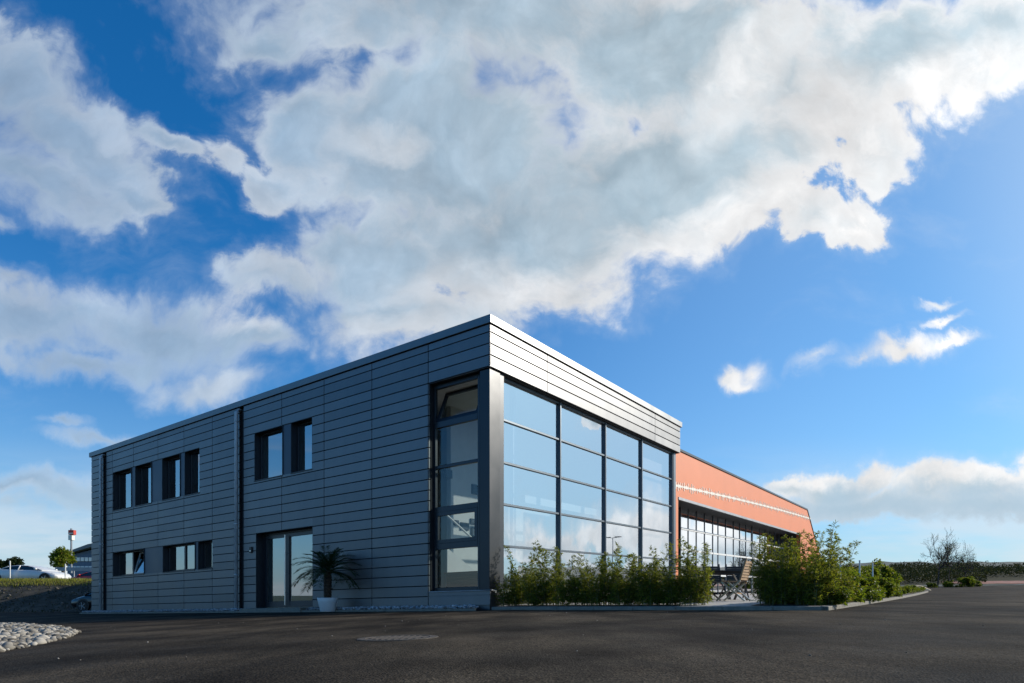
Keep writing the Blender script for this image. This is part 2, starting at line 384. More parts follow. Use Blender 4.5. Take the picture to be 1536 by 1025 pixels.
# fascia above the sunlit glazing
fj = [0.0] + [FR.px(820.9), FR.px(982.6)] + [RLEN]
flev = [z for z in levels if z > FASB + 0.05]; flev = [FASB] + flev
mb = MB()
for i in range(3):
    for j in range(len(flev) - 1):
        FR.box(mb, fj[i] + (0.011 if i else 0.0), fj[i + 1] - 0.011, -0.05, 0.0, flev[j] + 0.017, flev[j + 1] - 0.017)
for j in range(len(flev) - 1):
    FR.box(mb, RLEN + 0.0, RLEN + 0.045, -6.0, -0.055, flev[j] + 0.011, flev[j + 1] - 0.011)
bevel(mb.build('fascia', M['clad'], off), 0.004, 1)
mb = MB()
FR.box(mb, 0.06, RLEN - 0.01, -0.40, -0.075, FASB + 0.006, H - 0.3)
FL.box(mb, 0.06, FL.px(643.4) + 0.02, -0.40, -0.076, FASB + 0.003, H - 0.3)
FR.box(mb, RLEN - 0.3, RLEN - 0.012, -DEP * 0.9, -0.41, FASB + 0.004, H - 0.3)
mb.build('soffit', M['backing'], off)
# coping
mb = MB()
cz0, cz1 = H - 0.215, H
FL.box(mb, -0.05, LEN + 0.14, -0.30, 0.05, cz0, cz1)
FR.box(mb, 0.303, RLEN + 0.10, -0.30, 0.05, cz0, cz1)
FL.box(mb, LEN - 0.2, LEN + 0.138, -DEP, -0.302, cz0, cz1)
bevel(mb.build('coping', M['cap'], off), 0.008, 2)
mb = MB(); FL.box(mb, 0.31, LEN - 0.22, -DEP + 0.02, -0.31, H - 0.5, H - 0.18); mb.build('roof', M['roof'], off)
# plinth below the corner window
mb = MB(); FL.box(mb, 0.02, FL.px(643.4) - 0.01, -0.05, -0.004, 0.0, sill - 0.03); FL.box(mb, 0.05, FL.px(643.4) + 0.1, -0.30, -0.052, -0.8, sill - 0.04)
FR.box(mb, 0.05, RLEN - 0.02, -0.22, -0.06, -0.8, 0.32)
mb.build('plinth', M['clad'], off)
mb = MB(); FL.box(mb, -0.03, FL.px(643.4) - 0.012, -0.28, 0.03, sill - 0.028, sill); FR.box(mb, -0.03, 0.0, -0.28, 0.03, sill - 0.028, sill)
bevel(mb.build('sill', M['trim'], off), 0.004, 1)
# corner pillar
PS = FL.px(719.6, off=0.05); PT = FR.px(750.5, off=0.05)
mb = MB(); mb.hexa([FL.p(0.055, -0.05, sill), FL.p(PS, -0.05, sill), FL.p(PS, -PT, sill), FL.p(0.055, -PT, sill), FL.p(0.055, -0.05, FASB - 0.02), FL.p(PS, -0.05, FASB - 0.02), FL.p(PS, -PT, FASB - 0.02), FL.p(0.055, -PT, FASB - 0.02)])
bevel(mb.build('corner_pillar', M['pillar'], off), 0.01, 2)

# ---- windows on the shaded facade
def make_window(x0, x1, zb, zt, split=None, tilt=None, recess=0.24, name='window', glass='glassL', blind=None):
    """x0 (left) > s larger.  frame in the recess, reveal lining, panes, optional tilted sash"""
    a, b = FL.px(x1), FL.px(x0)
    fw, d0, d1 = 0.07, -recess - 0.07, -recess
    mb = MB(); bars = [a, b] if split is None else [a, FL.px(split, off=recess), b]
    FL.box(mb, a, b, d0, d1, zb + 0.002, zb + fw); FL.box(mb, a, b, d0, d1, zt - fw, zt - 0.002)
    FL.box(mb, a + 0.001, a + fw, d0, d1, zb + fw, zt - fw); FL.box(mb, b - fw, b - 0.001, d0, d1, zb + fw, zt - fw)
    if split is not None: FL.box(mb, bars[1] - 0.05, bars[1] + 0.05, d0, d1 + 0.004, zb + fw, zt - fw)
    w = bevel(mb.build(name, M['frame'], off), 0.006, 1)
    rv = MB(); e = 0.012
    FL.box(rv, a, a + e, d1, -0.002, zb, zt); FL.box(rv, b - e, b, d1, -0.002, zb, zt)
    FL.box(rv, a + e, b - e, d1, -0.002, zt - e, zt); FL.box(rv, a - 0.0, b, d1 + 0.001, 0.025, zb - 0.03, zb - 0.001)
    rv.build('reveal', M['reveal'], w)
    for k in range(len(bars) - 1):
        s0 = bars[k] + (fw if k == 0 else 0.05) + 0.001; s1 = bars[k + 1] - (fw if k == len(bars) - 2 else 0.05) - 0.001
        if tilt == k:                                   # bottom-hung sash leaning into the room
            sb = MB(); lean = 0.26; z0, z1 = zb + fw, zt - fw; t = 0.05
            def T(s, z, o=0.0): return FL.p(s, -recess - 0.045 - lean * (z - z0) / (z1 - z0) + o, z)
            def slab(sa, sc, za, zc): sb.hexa([T(sa, za, -0.03), T(sc, za, -0.03), T(sc, za, 0.03), T(sa, za, 0.03), T(sa, zc, -0.03), T(sc, zc, -0.03), T(sc, zc, 0.03), T(sa, zc, 0.03)])
            slab(s0, s0 + t, z0, z1); slab(s1 - t, s1, z0, z1); slab(s0 + t, s1 - t, z0, z0 + t); slab(s0 + t, s1 - t, z1 - t, z1)
            so = sb.build('sash', M['whitep'], w)
            g = MB(); g.quad([T(s0 + t, z0 + t), T(s1 - t, z0 + t), T(s1 - t, z1 - t), T(s0 + t, z1 - t)]); g.build('pane', M[glass], w)
        else:
            g = MB(); g.quad([FL.p(s0, -recess - 0.04, zb + fw), FL.p(s1, -recess - 0.04, zb + fw), FL.p(s1, -recess - 0.04, zt - fw), FL.p(s0, -recess - 0.04, zt - fw)])
            g.build('pane', M[glass], w)
    if blind:
        bl = MB(); FL.box(bl, a + fw + 0.01, b - fw - 0.01, -recess - 0.16, -recess - 0.15, zb + fw + (zt - zb) * blind, zt - fw)
        bl.build('blind', M['blind'], w)
    return w
def pier(x0, x1, zb, zt):
    mb = MB(); FL.box(mb, FL.px(x1, off=0.03) + 0.002, FL.px(x0, off=0.03) - 0.002, -0.36, -0.03, zb + 0.001, zt - 0.001)
    mb.build('pier', M['pier'], off)
zb, zt = W_up[2], W_up[3]
for a, b in ((169.2, 196.5), (202.6, 226.6), (243, 269.6), (276.8, 299.3)): make_window(a, b, zb, zt)
for a, b in ((196.5, 202.6), (226.6, 243), (269.6, 276.8)): pier(a, b, zb, zt)
zb, zt = W_lo[2], W_lo[3]
make_window(169.2, 215.7, zb, zt, split=199.5, tilt=0); make_window(244, 292, zb, zt, split=277.5); make_window(297, 318.7, zb, zt)
pier(215.7, 244, zb, zt); pier(292, 297, zb, zt)
zb, zt = W_mid[2], W_mid[3]
make_window(381.6, 423.4, zb, zt); make_window(436.3, 468.2, zb, zt); pier(423.4, 436.3, zb, zt)

# ---- entrance door
a, b, zt = DOOR[0], DOOR[1], DOOR[3]; rc = 0.30
mid = FL.px(430, off=rc)
mb = MB()
FL.box(mb, a, a + 0.08, -rc - 0.08, -rc, 0.02, zt - 0.08); FL.box(mb, b - 0.08, b, -rc - 0.08, -rc, 0.02, zt - 0.08); FL.box(mb, a, b, -rc - 0.08, -rc, zt - 0.08, zt - 0.002)
door = mb.build('entrance_door', M['frame'], off)
rv = MB(); FL.box(rv, a, a + 0.012, -rc, -0.002, 0.0, zt); FL.box(rv, b - 0.012, b, -rc, -0.002, 0.0, zt); FL.box(rv, a + 0.012, b - 0.012, -rc, -0.002, zt - 0.012, zt)
rv.build('reveal', M['reveal'], door)
for s0, s1 in ((a + 0.085, mid - 0.004), (mid + 0.004, b - 0.085)):
    lf = MB(); w = 0.12; q0, q1 = -rc - 0.07, -rc - 0.012
    FL.box(lf, s0, s0 + w, q0, q1, 0.03, zt - 0.09); FL.box(lf, s1 - w, s1, q0, q1, 0.03, zt - 0.09)
    FL.box(lf, s0 + w, s1 - w, q0, q1, 0.03, 0.24); FL.box(lf, s0 + w, s1 - w, q0, q1, zt - 0.22, zt - 0.09)
    bevel(lf.build('door_leaf', M['frame'], door), 0.005, 1)
    g = MB(); g.quad([FL.p(s0 + w, -rc - 0.04, 0.24), FL.p(s1 - w, -rc - 0.04, 0.24), FL.p(s1 - w, -rc - 0.04, zt - 0.22), FL.p(s0 + w, -rc - 0.04, zt - 0.22)])
    g.build('pane', M['glassL'], door)
mb = MB(); hs = mid - 0.02
mb.tube([FL.p(hs, -rc + 0.08, 0.10), FL.p(hs, -rc + 0.08, zt - 0.15)], 0.024, 10)
for z in (0.5, 1.2, 1.9): mb.tube([FL.p(hs, -rc - 0.01, z), FL.p(hs, -rc + 0.08, z)], 0.012, 6)
mb.build('handle', M['steel'], door, smooth=False)
mb = MB(); FL.box(mb, a - 0.1, b + 0.1, -0.28, 0.55, -0.3, 0.012); mb.build('doorstep', M['conc'], off)
s, z = FL.px(377, 825); mb = MB(); FL.box(mb, s - 0.07, s + 0.07, 0.002, 0.045, z - 0.11, z + 0.11); ic = bevel(mb.build('intercom', M['black'], off), 0.008, 2)
mb = MB(); FL.box(mb, s - 0.03, s + 0.03, 0.046, 0.052, z - 0.06, z - 0.02); mb.build('call_button', M['steel'], ic)

# ---- downpipes
for xp, z0 in ((151.0, 0.0), (354.3, 0.0)):
    s = FL.px(xp, off=-0.11); mb = MB()
    mb.tube([FL.p(s, 0.11, z0 - 0.1), FL.p(s, 0.11, H - 0.50), FL.p(s, 0.11, H - 0.42), FL.p(s - 0.02, 0.03, H - 0.33), FL.p(s - 0.02, -0.1, H - 0.30)], 0.062, 14)
    pp = mb.build('downpipe', M['pipe'], off, smooth=True)
    for z in (1.25, 3.1, 5.0, H - 0.75):
        b2 = MB(); b2.lathe([(0.066, -0.025), (0.074, -0.02), (0.074, 0.02), (0.066, 0.025)], 14, FL.p(s, 0.11, z)); FL.box(b2, s - 0.012, s + 0.012, -0.02, 0.06, z - 0.012, z + 0.012)
        b2.build('pipe_bracket', M['pipe'], pp)

# ---- corner window on the shaded side
rc = 0.20
xa, xb = 650.0, 719.6
sa, sb_ = FL.px(xb, off=rc), FL.px(xa, off=rc)
def cz(x, y): return FL.px(x, y, off=rc)[1]
zs = [sill, cz(684, 818), cz(684, 761.5), cz(684, 696.3), cz(684, 631.5), FASB]
mb = MB(); fw = 0.075
FL.box(mb, sa, sa + fw, -rc - 0.10, -rc, zs[0], zs[5]); FL.box(mb, sb_ - fw, sb_, -rc - 0.10, -rc, zs[0], zs[5])
for i, (z, h) in enumerate(zip(zs, (0.05, 0.085, 0.075, 0.045, 0.085, 0.06))):
    lo, hi = (z, z + 2 * h) if i == 0 else ((z - 2 * h, z) if i == 5 else (z - h, z + h))
    FL.box(mb, sa + fw, sb_ - fw, -rc - 0.10, -rc + 0.003, lo, hi)
cw = bevel(mb.build('corner_window', M['frame'], off), 0.006, 1)
mb = MB(); FL.box(mb, sb_ + 0.001, FL.px(643.4) + 0.16, -rc - 0.10, -rc - 0.02, zs[0], zs[5]); mb.build('jamb_filler', M['reveal'], cw)
mb = MB(); s0 = FL.px(646.9, off=rc)
for z0, z1 in ((sill + 0.25, zs[1] - 0.1), (zs[2] + 0.05, zs[4] - 0.1)):
    mb = MB(); FL.box(mb, s0 - 0.035, s0 + 0.035, -rc - 0.02, -rc + 0.03, z0, z1); mb.build('jamb_daylight_strip', M['whitep'], cw)  # white strips painted in place of daylight showing through the gap beside the frame
def cpane(z0, z1, par):
    g = MB(); g.quad([FL.p(sa + fw, -rc - 0.05, z0), FL.p(sb_ - fw, -rc - 0.05, z0), FL.p(sb_ - fw, -rc - 0.05, z1), FL.p(sa + fw, -rc - 0.05, z1)]); g.build('pane', M['glassC'], par)
cpane(zs[0] + 0.1, zs[1] - 0.085, cw); cpane(zs[2] + 0.075, zs[3] - 0.045, cw); cpane(zs[3] + 0.045, zs[4] - 0.085, cw)
# closed sash (second light from below)
mb = MB(); z0, z1 = zs[1] + 0.086, zs[2] - 0.076; q = 0.10; s0, s1 = sa + fw + 0.002, sb_ - fw - 0.002
for r in ((s0, s0 + q, z0, z1), (s1 - q, s1, z0, z1), (s0 + q, s1 - q, z0, z0 + q), (s0 + q, s1 - q, z1 - q, z1)): FL.box(mb, r[0], r[1], -rc - 0.07, -rc + 0.006, r[2], r[3])
mb.build('sash', M['frame'], cw)
cpane(z0 + q, z1 - q, cw)
# tilted sash at the top: leans into the room, hinged at its bottom edge
z0, z1 = zs[4] + 0.086, zs[5] - 0.125; lean = 0.42
def T(s, z, o=0.0): return FL.p(s, -rc - 0.05 - lean * (z - z0) / (z1 - z0) + o, z)
mb = MB()
for r in ((s0, s0 + q, z0, z1), (s1 - q, s1, z0, z1), (s0 + q, s1 - q, z0, z0 + q), (s0 + q, s1 - q, z1 - q, z1)):
    mb.hexa([T(r[0], r[2], -0.035), T(r[1], r[2], -0.035), T(r[1], r[2], 0.035), T(r[0], r[2], 0.035), T(r[0], r[3], -0.035), T(r[1], r[3], -0.035), T(r[1], r[3], 0.035), T(r[0], r[3], 0.035)])
mb.build('tilted_sash', M['frame'], cw)
g = MB(); g.quad([T(s0 + q, z0 + q), T(s1 - q, z0 + q), T(s1 - q, z1 - q), T(s0 + q, z1 - q)]); g.build('pane', M['glassC'], cw)
mb = MB(); mb.hexa([T(s0 + .01, z1 + .001, -0.05), T(s1 - .01, z1 + .001, -0.05), T(s1 - .01, z1 + .001, 0.05), T(s0 + .01, z1 + .001, 0.05), T(s0 + .01, z1 + .03, -0.05), T(s1 - .01, z1 + .03, -0.05), T(s1 - .01, z1 + .03, 0.05), T(s0 + .01, z1 + .03, 0.05)])
mb.build('sash_edge', M['whitep'], cw)

# ---- curtain wall on the sunlit side
rc = 0.26
ts = [FR.px(x, off=rc - 0.06) for x in (752.0, 840.3, 908.2, 962.8, 1008.3)]
tz = [FR.px(754, y, off=rc - 0.06)[1] for y in (819, 756, 693, 629)]
zlev = [0.32] + tz + [FASB + 0.004]
mb = MB()
for i, t in enumerate(ts):
    FR.box(mb, t - 0.032, t + 0.032, -rc - 0.08, -rc + 0.085, 0.32, FASB + 0.003)
for z in [0.36] + tz + [FASB - 0.03]:
    for i in range(4): FR.box(mb, ts[i] + 0.033, ts[i + 1] - 0.033, -rc - 0.05, -rc + 0.055, z - 0.03, z + 0.03)
cwall = bevel(mb.build('curtain_wall', M['mull'], off), 0.005, 1)
rnd = random.Random(3)
for i in range(4):
    for j in range(5):
        a, b = ts[i] + 0.02, ts[i + 1] - 0.02; z0, z1 = zlev[j] + 0.01, zlev[j + 1] - 0.01
        e = [rnd.uniform(-0.002, 0.002) for _ in range(4)]
        g = MB(); g.quad([FR.p(a, -rc + e[0], z0), FR.p(b, -rc + e[1], z0), FR.p(b, -rc + e[1] + e[2] - e[0], z1), FR.p(a, -rc + e[2], z1)])
        g.build('pane', M['glassR'], cwall)
mb = MB(); FR.box(mb, PT + 0.001, ts[0] - 0.034, -rc - 0.1, -0.09, sill, FASB); mb.build('jamb_filler', M['frame'], cwall)
mb = MB(); FR.box(mb, ts[4] + 0.033, FR.px(1013.5, off=0.15), -rc - 0.2, -0.15, 0.0, FASB); mb.build('end_post', M['mull'], off)

# ---- interior seen through the glass
mb = MB(); FL.box(mb, 0.35, LEN - 0.35, -DEP + 0.3, -0.37, -0.25, 0.06); mb.build('floor', M['floor'], off)
mb = MB(); FL.box(mb, 6.2, LEN - 0.35, -DEP + 0.3, -0.37, 3.25, 3.6); mb.build('upper_floor', M['white'], off)
mb = MB(); FL.box(mb, 0.35, LEN - 0.35, -DEP + 0.3, -0.42, FASB + 0.25, H - 0.52); mb.build('ceiling', M['white'], off)
mb = MB(); FL.box(mb, 6.0, 6.18, -DEP + 0.3, -0.37, 0.06, FASB + 0.25)
FL.box(mb, 3.6, 3.78, -9.0, -2.6, 0.06, FASB + 0.249)
FL.box(mb, 0.9, 6.0, -DEP + 0.5, -DEP + 0.32, 0.06, FASB + 0.25)
FL.box(mb, 6.2, LEN - 0.36, -4.6, -4.45, 0.06, FASB + 0.24)
FL.box(mb, FL.px(372), FL.px(372) + 0.12, -4.4, -0.38, 0.06, FASB + 0.2)
mb.build('interior_wall', M['white'], off)
mb = MB(); FR.box(mb, RLEN - 0.42, RLEN - 0.34, -1.55, -0.62, 0.06, FR.px(975, 686, off=1.0)[1] + 0.25); mb.build('orange_partition', M['orange'], off)
mb = MB(); FR.box(mb, RLEN - 0.25, RLEN - 0.1, -DEP + 0.2, -1.0, 0.06, FASB); mb.build('partition', M['white'], off)
for t_, o_ in ((FR.px(772, off=1.1), -1.1), (FR.px(952, off=1.3), -1.3)):
    mb = MB(); FR.box(mb, t_ - 0.07, t_ + 0.07, o_ - 0.14, o_, 0.06, FASB + 0.24); mb.build('column', M['whitep'], off)
mb = MB(); b0_, b1_ = FR.px(964.5, off=0.5), FR.px(995, off=0.5); FR.box(mb, b0_, b1_, -0.512, -0.50, 0.5, FR.px(980, 692, off=0.5)[1]); mb.build('roller_blind', M['pinkblind'], off)
mb = MB(); FR.box(mb, 4.2, RLEN - 0.5, -1.9, -1.75, 3.3, 3.55); mb.build('beam', M['whitep'], off)
# stair along the hall wall, seen through the corner window
def on_s(x, y, s0):                  # point seen at pixel (x, y) on the plane a distance s0 from the corner
    r = Vector(((x - CX) / F, 1.0)); k = (C.dot(D2) + s0) / r.dot(D2); Pq = r * k
    return (Pq - C).dot(D1), (HY - y) / F * k + CAMZ - BASE - SLOPE * (Pq.x - C.x)
SW = 3.0
mb = MB(); poly_ = [on_s(x, y, SW) for x, y in ((671, 822), (724, 866), (724, 884), (671, 884))]
n = len(mb.v)
for o_ in (SW, SW + 0.07): mb.v += [tuple(FL.p(o_, -t, z)) for t, z in poly_]
mb.f += [(0, 1, 2, 3), (7, 6, 5, 4)] + [(i, 4 + i, 4 + (i + 1) % 4, (i + 1) % 4) for i in range(4)]; mb.m += [0] * 6
mb.build('stair_balustrade', M['whitep'], off)
mb = MB(); (ta_, za_), (tb_, zb__) = on_s(667, 770, SW), on_s(716, 815, SW)
mb.tube([FL.p(SW, -ta_, za_), FL.p(SW, -tb_, zb__)], 0.035, 8); mb.build('handrail', M['whitep'], off)
mb = MB(); FL.box(mb, 3.62, 6.18, -8.0, -5.6, 3.25, 3.55); mb.build('gallery', M['white'], off)
d0, d1_ = FL.px(718, off=1.5), FL.px(669, off=1.5); dzt = FL.px(690, 858, off=1.5)[1]
desk = empty('reception_desk', FL.p((d0 + d1_) / 2, -1.8, 0.06), 0, 'brown wooden reception desk behind the corner window', 'desk')
def child_local(mbx, name, mat, root):
    mbx.v = [tuple(Vector(v) - root.location) for v in mbx.v]; return mbx.build(name, mat, root)
mb = MB(); FL.box(mb, d0, d1_, -1.55, -1.5, 0.06, dzt - 0.05); FL.box(mb, d0, d0 + 0.05, -2.2, -1.551, 0.06, dzt - 0.05); FL.box(mb, d1_ - 0.05, d1_, -2.2, -1.551, 0.06, dzt - 0.05); child_local(mb, 'front_panel', M['wood'], desk)
mb = MB(); FL.box(mb, d0 - 0.05, d1_ + 0.05, -2.25, -1.45, dzt - 0.049, dzt); bevel(child_local(mb, 'desk_top', M['wood'], desk), 0.008, 2)
WS = 3.6
pics = [((668, 706, 678, 716), 'wide dark picture high on the white stair-hall wall, at its left'), ((708, 728, 717, 741), 'dark upright picture high on the white stair-hall wall, at its right'), ((681, 781, 688, 788), 'small dark picture left of the middle on the white stair-hall wall'), ((691, 785, 703, 795), 'largest dark picture in the middle of the white stair-hall wall'), ((706, 779, 715, 786), 'small dark picture right of the middle on the white stair-hall wall'), ((707, 792, 716, 806), 'tall dark picture low on the white stair-hall wall, at its right')]
for (x0, y0, x1, y1), lab in pics:
    (t0_, za_), (t1_, zb__) = on_s(x0, y1, WS - 0.03), on_s(x1, y0, WS - 0.03); e = 0.05
    pr = empty('wall_picture', FL.p(WS - 0.02, -(t0_ + t1_) / 2, (za_ + zb__) / 2), 0, lab, 'picture', 'pictures on the hall wall behind the glass')
    mb = MB(); FL.box(mb, WS - 0.045, WS - 0.003, -t1_, -t0_, za_, zb__); child_local(mb, 'frame', M['frame'], pr)
    mb = MB(); FL.box(mb, WS - 0.052, WS - 0.046, -t1_ + e, -t0_ - e, za_ + e, zb__ - e); child_local(mb, 'print', M['pier'], pr)

# ------------------------------------------------------------------ orange hall
FH = 0.34
hall = empty('orange_hall', (0, 0, 0), 0, 'long orange hall with a cream stitched line and recessed glazing', 'hall')
t0, ztop0 = FR.px(1021, 675.8, off=FH)
t1, ztop1 = FR.px(1210.7, 766.7, off=FH)
ta = RLEN + 0.06
te, ze = FR.px(1221, 803.6, off=FH)
zt_ = (ztop0 + ztop1) / 2
slant = (te - t1) / (zt_ - ze)
tb = t1 + slant * (zt_ + 1.0)
to0, zo = FR.px(1017.3, 743.5, off=FH); to1 = FR.px(1200.7, off=FH)
zo2 = FR.px(1200.7, 802, off=FH)[1]; zo = (zo + zo2) / 2
if to0 < ta + 0.12: to0 = ta + 0.15
def prism(mb, fr, poly, o0, o1):
    n = len(mb.v); k = len(poly)
    mb.v += [tuple(fr.p(s, o0, z)) for s, z in poly] + [tuple(fr.p(s, o1, z)) for s, z in poly]
    mb.f += [tuple(range(n, n + k)), tuple(range(n + k, n + 2 * k))[::-1]] + [(n + i, n + (i + 1) % k, n + k + (i + 1) % k, n + k + i) for i in range(k)]; mb.m += [0] * (k + 2)
mb = MB()
prism(mb, FR, [(ta, zo), (to1, zo), (t1 + slant * (zt_ - zo), zo), (t1, zt_), (ta, zt_)], -FH - 0.3, -FH)
prism(mb, FR, [(ta, -1), (to0, -1), (to0, zo - 0.002), (ta, zo - 0.002)], -FH - 0.3, -FH)
prism(mb, FR, [(to1, -1), (tb, -1), (t1 + slant * (zt_ - zo), zo - 0.002), (to1, zo - 0.002)], -FH - 0.3, -FH)
mb.build('wall', M['orange'], hall)
mb = MB()
prism(mb, FR, [(ta, zt_ - 0.25), (ta, zt_ - 0.02), (t1, zt_ - 0.02), (t1 + slant * 0.23, zt_ - 0.25)], -22, -FH - 0.31)
mb.build('roof', M['roof'], hall)
mb = MB(); dz = 0.10
prism(mb, FR, [(ta, zt_ + 0.002), (t1, zt_ + 0.002), (t1 + 0.03, zt_ + dz), (ta, zt_ + dz)], -FH - 0.35, -FH + 0.05)
sl = Vector((slant, -1)).normalized(); nn = Vector((1, slant)).normalized() * 0.09
prism(mb, FR, [(t1 + 0.004, zt_), (tb, -1), (tb + nn.x, -1 + nn.y), (t1 + nn.x, zt_ + nn.y)], -FH - 0.35, -FH + 0.045)
mb.build('coping', M['frame'], hall)
mb = MB(); prism(mb, FR, [(t1 + slant * (zt_ + 1) - 0.3, -1), (tb - 0.02, -1), (t1 - 0.02, zt_ - 0.3), (t1 - 0.3, zt_ - 0.3)], -22, -FH - 0.32); mb.build('end_wall', M['orange'], hall)
RD = FH + 1.25
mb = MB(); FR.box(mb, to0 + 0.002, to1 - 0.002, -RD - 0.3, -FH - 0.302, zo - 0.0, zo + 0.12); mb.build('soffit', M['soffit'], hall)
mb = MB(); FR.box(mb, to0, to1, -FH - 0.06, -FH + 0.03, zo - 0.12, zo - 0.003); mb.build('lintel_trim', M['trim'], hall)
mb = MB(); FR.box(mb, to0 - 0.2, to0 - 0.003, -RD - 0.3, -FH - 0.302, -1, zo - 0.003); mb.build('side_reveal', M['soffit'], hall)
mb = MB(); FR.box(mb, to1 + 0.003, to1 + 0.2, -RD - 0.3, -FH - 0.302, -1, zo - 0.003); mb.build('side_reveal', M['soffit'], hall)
mx = [1020.5, 1032.1, 1044.3, 1056.6, 1069, 1076.9, 1088.3, 1100, 1109.3, 1118.5, 1127.8, 1139.6, 1147.5, 1155, 1162, 1168.5, 1174.5, 1180, 1185, 1189.5, 1193.5]
mt = [FR.px(x, off=RD) for x in mx]; mt = [t for t in mt if t < to1 - 0.1] + [to1 - 0.05]
mb = MB()
for i, t in enumerate(mt):
    w = 0.16 if i == 10 else 0.028
    FR.box(mb, t - w, t + w, -RD - 0.05, -RD + 0.03, -0.3, zo - 0.004)
g1 = mb.build('glazing', M['mull'], hall)
for y in (792.5, 824.6, 862):
    mb = MB(); z = FR.px(1019.8, y, off=RD)[1]
    for i in range(len(mt) - 1):
        w0 = 0.16 if i == 10 else 0.028; w1 = 0.16 if i + 1 == 10 else 0.028
        FR.box(mb, mt[i] + w0 + 0.001, mt[i + 1] - w1 - 0.001, -RD - 0.04, -RD + 0.045, z - 0.05, z + 0.05)
    mb.build('transom', M['whitep'], g1)
rnd = random.Random(5)
for i in range(len(mt) - 1):
    e = [rnd.uniform(-0.001, 0.001) for _ in range(2)]
    g = MB(); g.quad([FR.p(mt[i], -RD + e[0], -0.3), FR.p(mt[i + 1], -RD + e[1], -0.3), FR.p(mt[i + 1], -RD + e[1], zo - 0.005), FR.p(mt[i], -RD + e[0], zo - 0.005)]); g.build('pane', M['glassH'], g1)
mb = MB(); FR.box(mb, to0, to1, -RD - 5, -RD - 4.8, -0.3, zo); FR.box(mb, to0, to1, -RD - 5, -RD - 0.12, -0.5, -0.28); FR.box(mb, to0, to1, -RD - 5, -RD - 0.12, zo + 0.001, zo + 0.1); mb.build('interior', M['blind'], hall)
# cream stitched line
p0 = FR.px(1013.6, 728.5, off=FH); p1 = FR.px(1216, 778.5, off=FH)
mb = MB(); rnd = random.Random(11); n = 120
def sp(k):
    a = k / n; return (p0[0] + (p1[0] - p0[0]) * a, p0[1] + (p1[1] - p0[1]) * a + 0.10 * math.sin(a * math.pi) )
for k in range(n):
    a, b = sp(k), sp(k + 1); w = 0.05 + 0.02 * math.sin(k * 1.7)
    if a[0] < ta + 0.05: continue
    mb.hexa([FR.p(a[0], -FH + 0.001, a[1] - w), FR.p(b[0], -FH + 0.001, b[1] - w), FR.p(b[0], -FH + 0.012, b[1] - w), FR.p(a[0], -FH + 0.012, a[1] - w),
             FR.p(a[0], -FH + 0.001, a[1] + w), FR.p(b[0], -FH + 0.001, b[1] + w), FR.p(b[0], -FH + 0.012, b[1] + w), FR.p(a[0], -FH + 0.012, a[1] + w)])
    if True:
        h0, h1 = rnd.uniform(0.07, 0.24), rnd.uniform(0.07, 0.24); wt = 0.03
        FR.box(mb, a[0] - wt, a[0] + wt, -FH + 0.0015, -FH + 0.016, a[1] - h0, a[1] + h1)
mb.build('stitched_line', M['stitch'], hall)

# ------------------------------------------------------------------ kerb, planting bed, terrace
KW = 8.03
def kp(s, t):            # s along the front kerb from the corner, t back along the glazed side
    return C + (-D2) * s + D1 * t
def kd(s, t): return max(0.0, min(t, KW - s))
def TZ(s, t):
    q = kp(s, t); return G(q.x, q.y) + 0.07 + 0.035 * min(kd(s, t), 4.0)
mb = MB()
def strip(mb, pts, nrm, w, h0=-0.25):
    for a, b in zip(pts[:-1], pts[1:]):
        ai = a + nrm * w; bi = b + nrm * w
        z = lambda q, k: G(q.x, q.y) + k
        mb.hexa([(a.x, a.y, z(a, h0)), (b.x, b.y, z(b, h0)), (bi.x, bi.y, z(bi, h0)), (ai.x, ai.y, z(ai, h0)), (a.x, a.y, z(a, 0.075)), (b.x, b.y, z(b, 0.075)), (bi.x, bi.y, z(b, 0.085)), (ai.x, ai.y, z(a, 0.085))])
front = [kp(0.05 + (KW - 0.05) * i / 8, 0.0) for i in range(9)]
for i in range(8): strip(mb, [front[i], front[i + 1] + D2 * 0.008], D1, 0.14)
o = bevel(mb.build('kerb', M['conc']), 0.01, 2); tag(o, kind='structure')
mb = MB(); ue = 38.5
side = [kp(KW, ue * i / 32) for i in range(33)]
for i in range(32): strip(mb, [side[i], side[i + 1] - D1 * 0.008], D2, 0.14)
o = bevel(mb.build('kerb', M['conc']), 0.01, 2); tag(o, kind='structure')
def patch(s0, s1, t0, t1, ns, nt, dz=0.0):
    mb = MB()
    for j in range(nt + 1):
        for i in range(ns + 1):
            s = s0 + (s1 - s0) * i / ns; t = t0 + (t1 - t0) * j / nt; q = kp(s, t); mb.v.append((q.x, q.y, TZ(s, t) + dz))
    for j in range(nt):
        for i in range(ns):
            a = j * (ns + 1) + i; mb.f.append((a, a + 1, a + ns + 2, a + ns + 1)); mb.m.append(0)
    return mb
o = patch(0.1, KW - 0.14, 0.14, 45, 20, 60).build('terrace', M['terrace'], smooth=True); tag(o, kind='structure')
o = patch(0.4, 4.9, 0.15, 0.85, 16, 4, 0.012).build('planting_bed', M['mulch']); tag(o, kind='structure')
o = patch(6.55, KW - 0.15, 0.15, 44, 6, 60, 0.014).build('planting_bed', M['mulch']); tag(o, kind='structure')

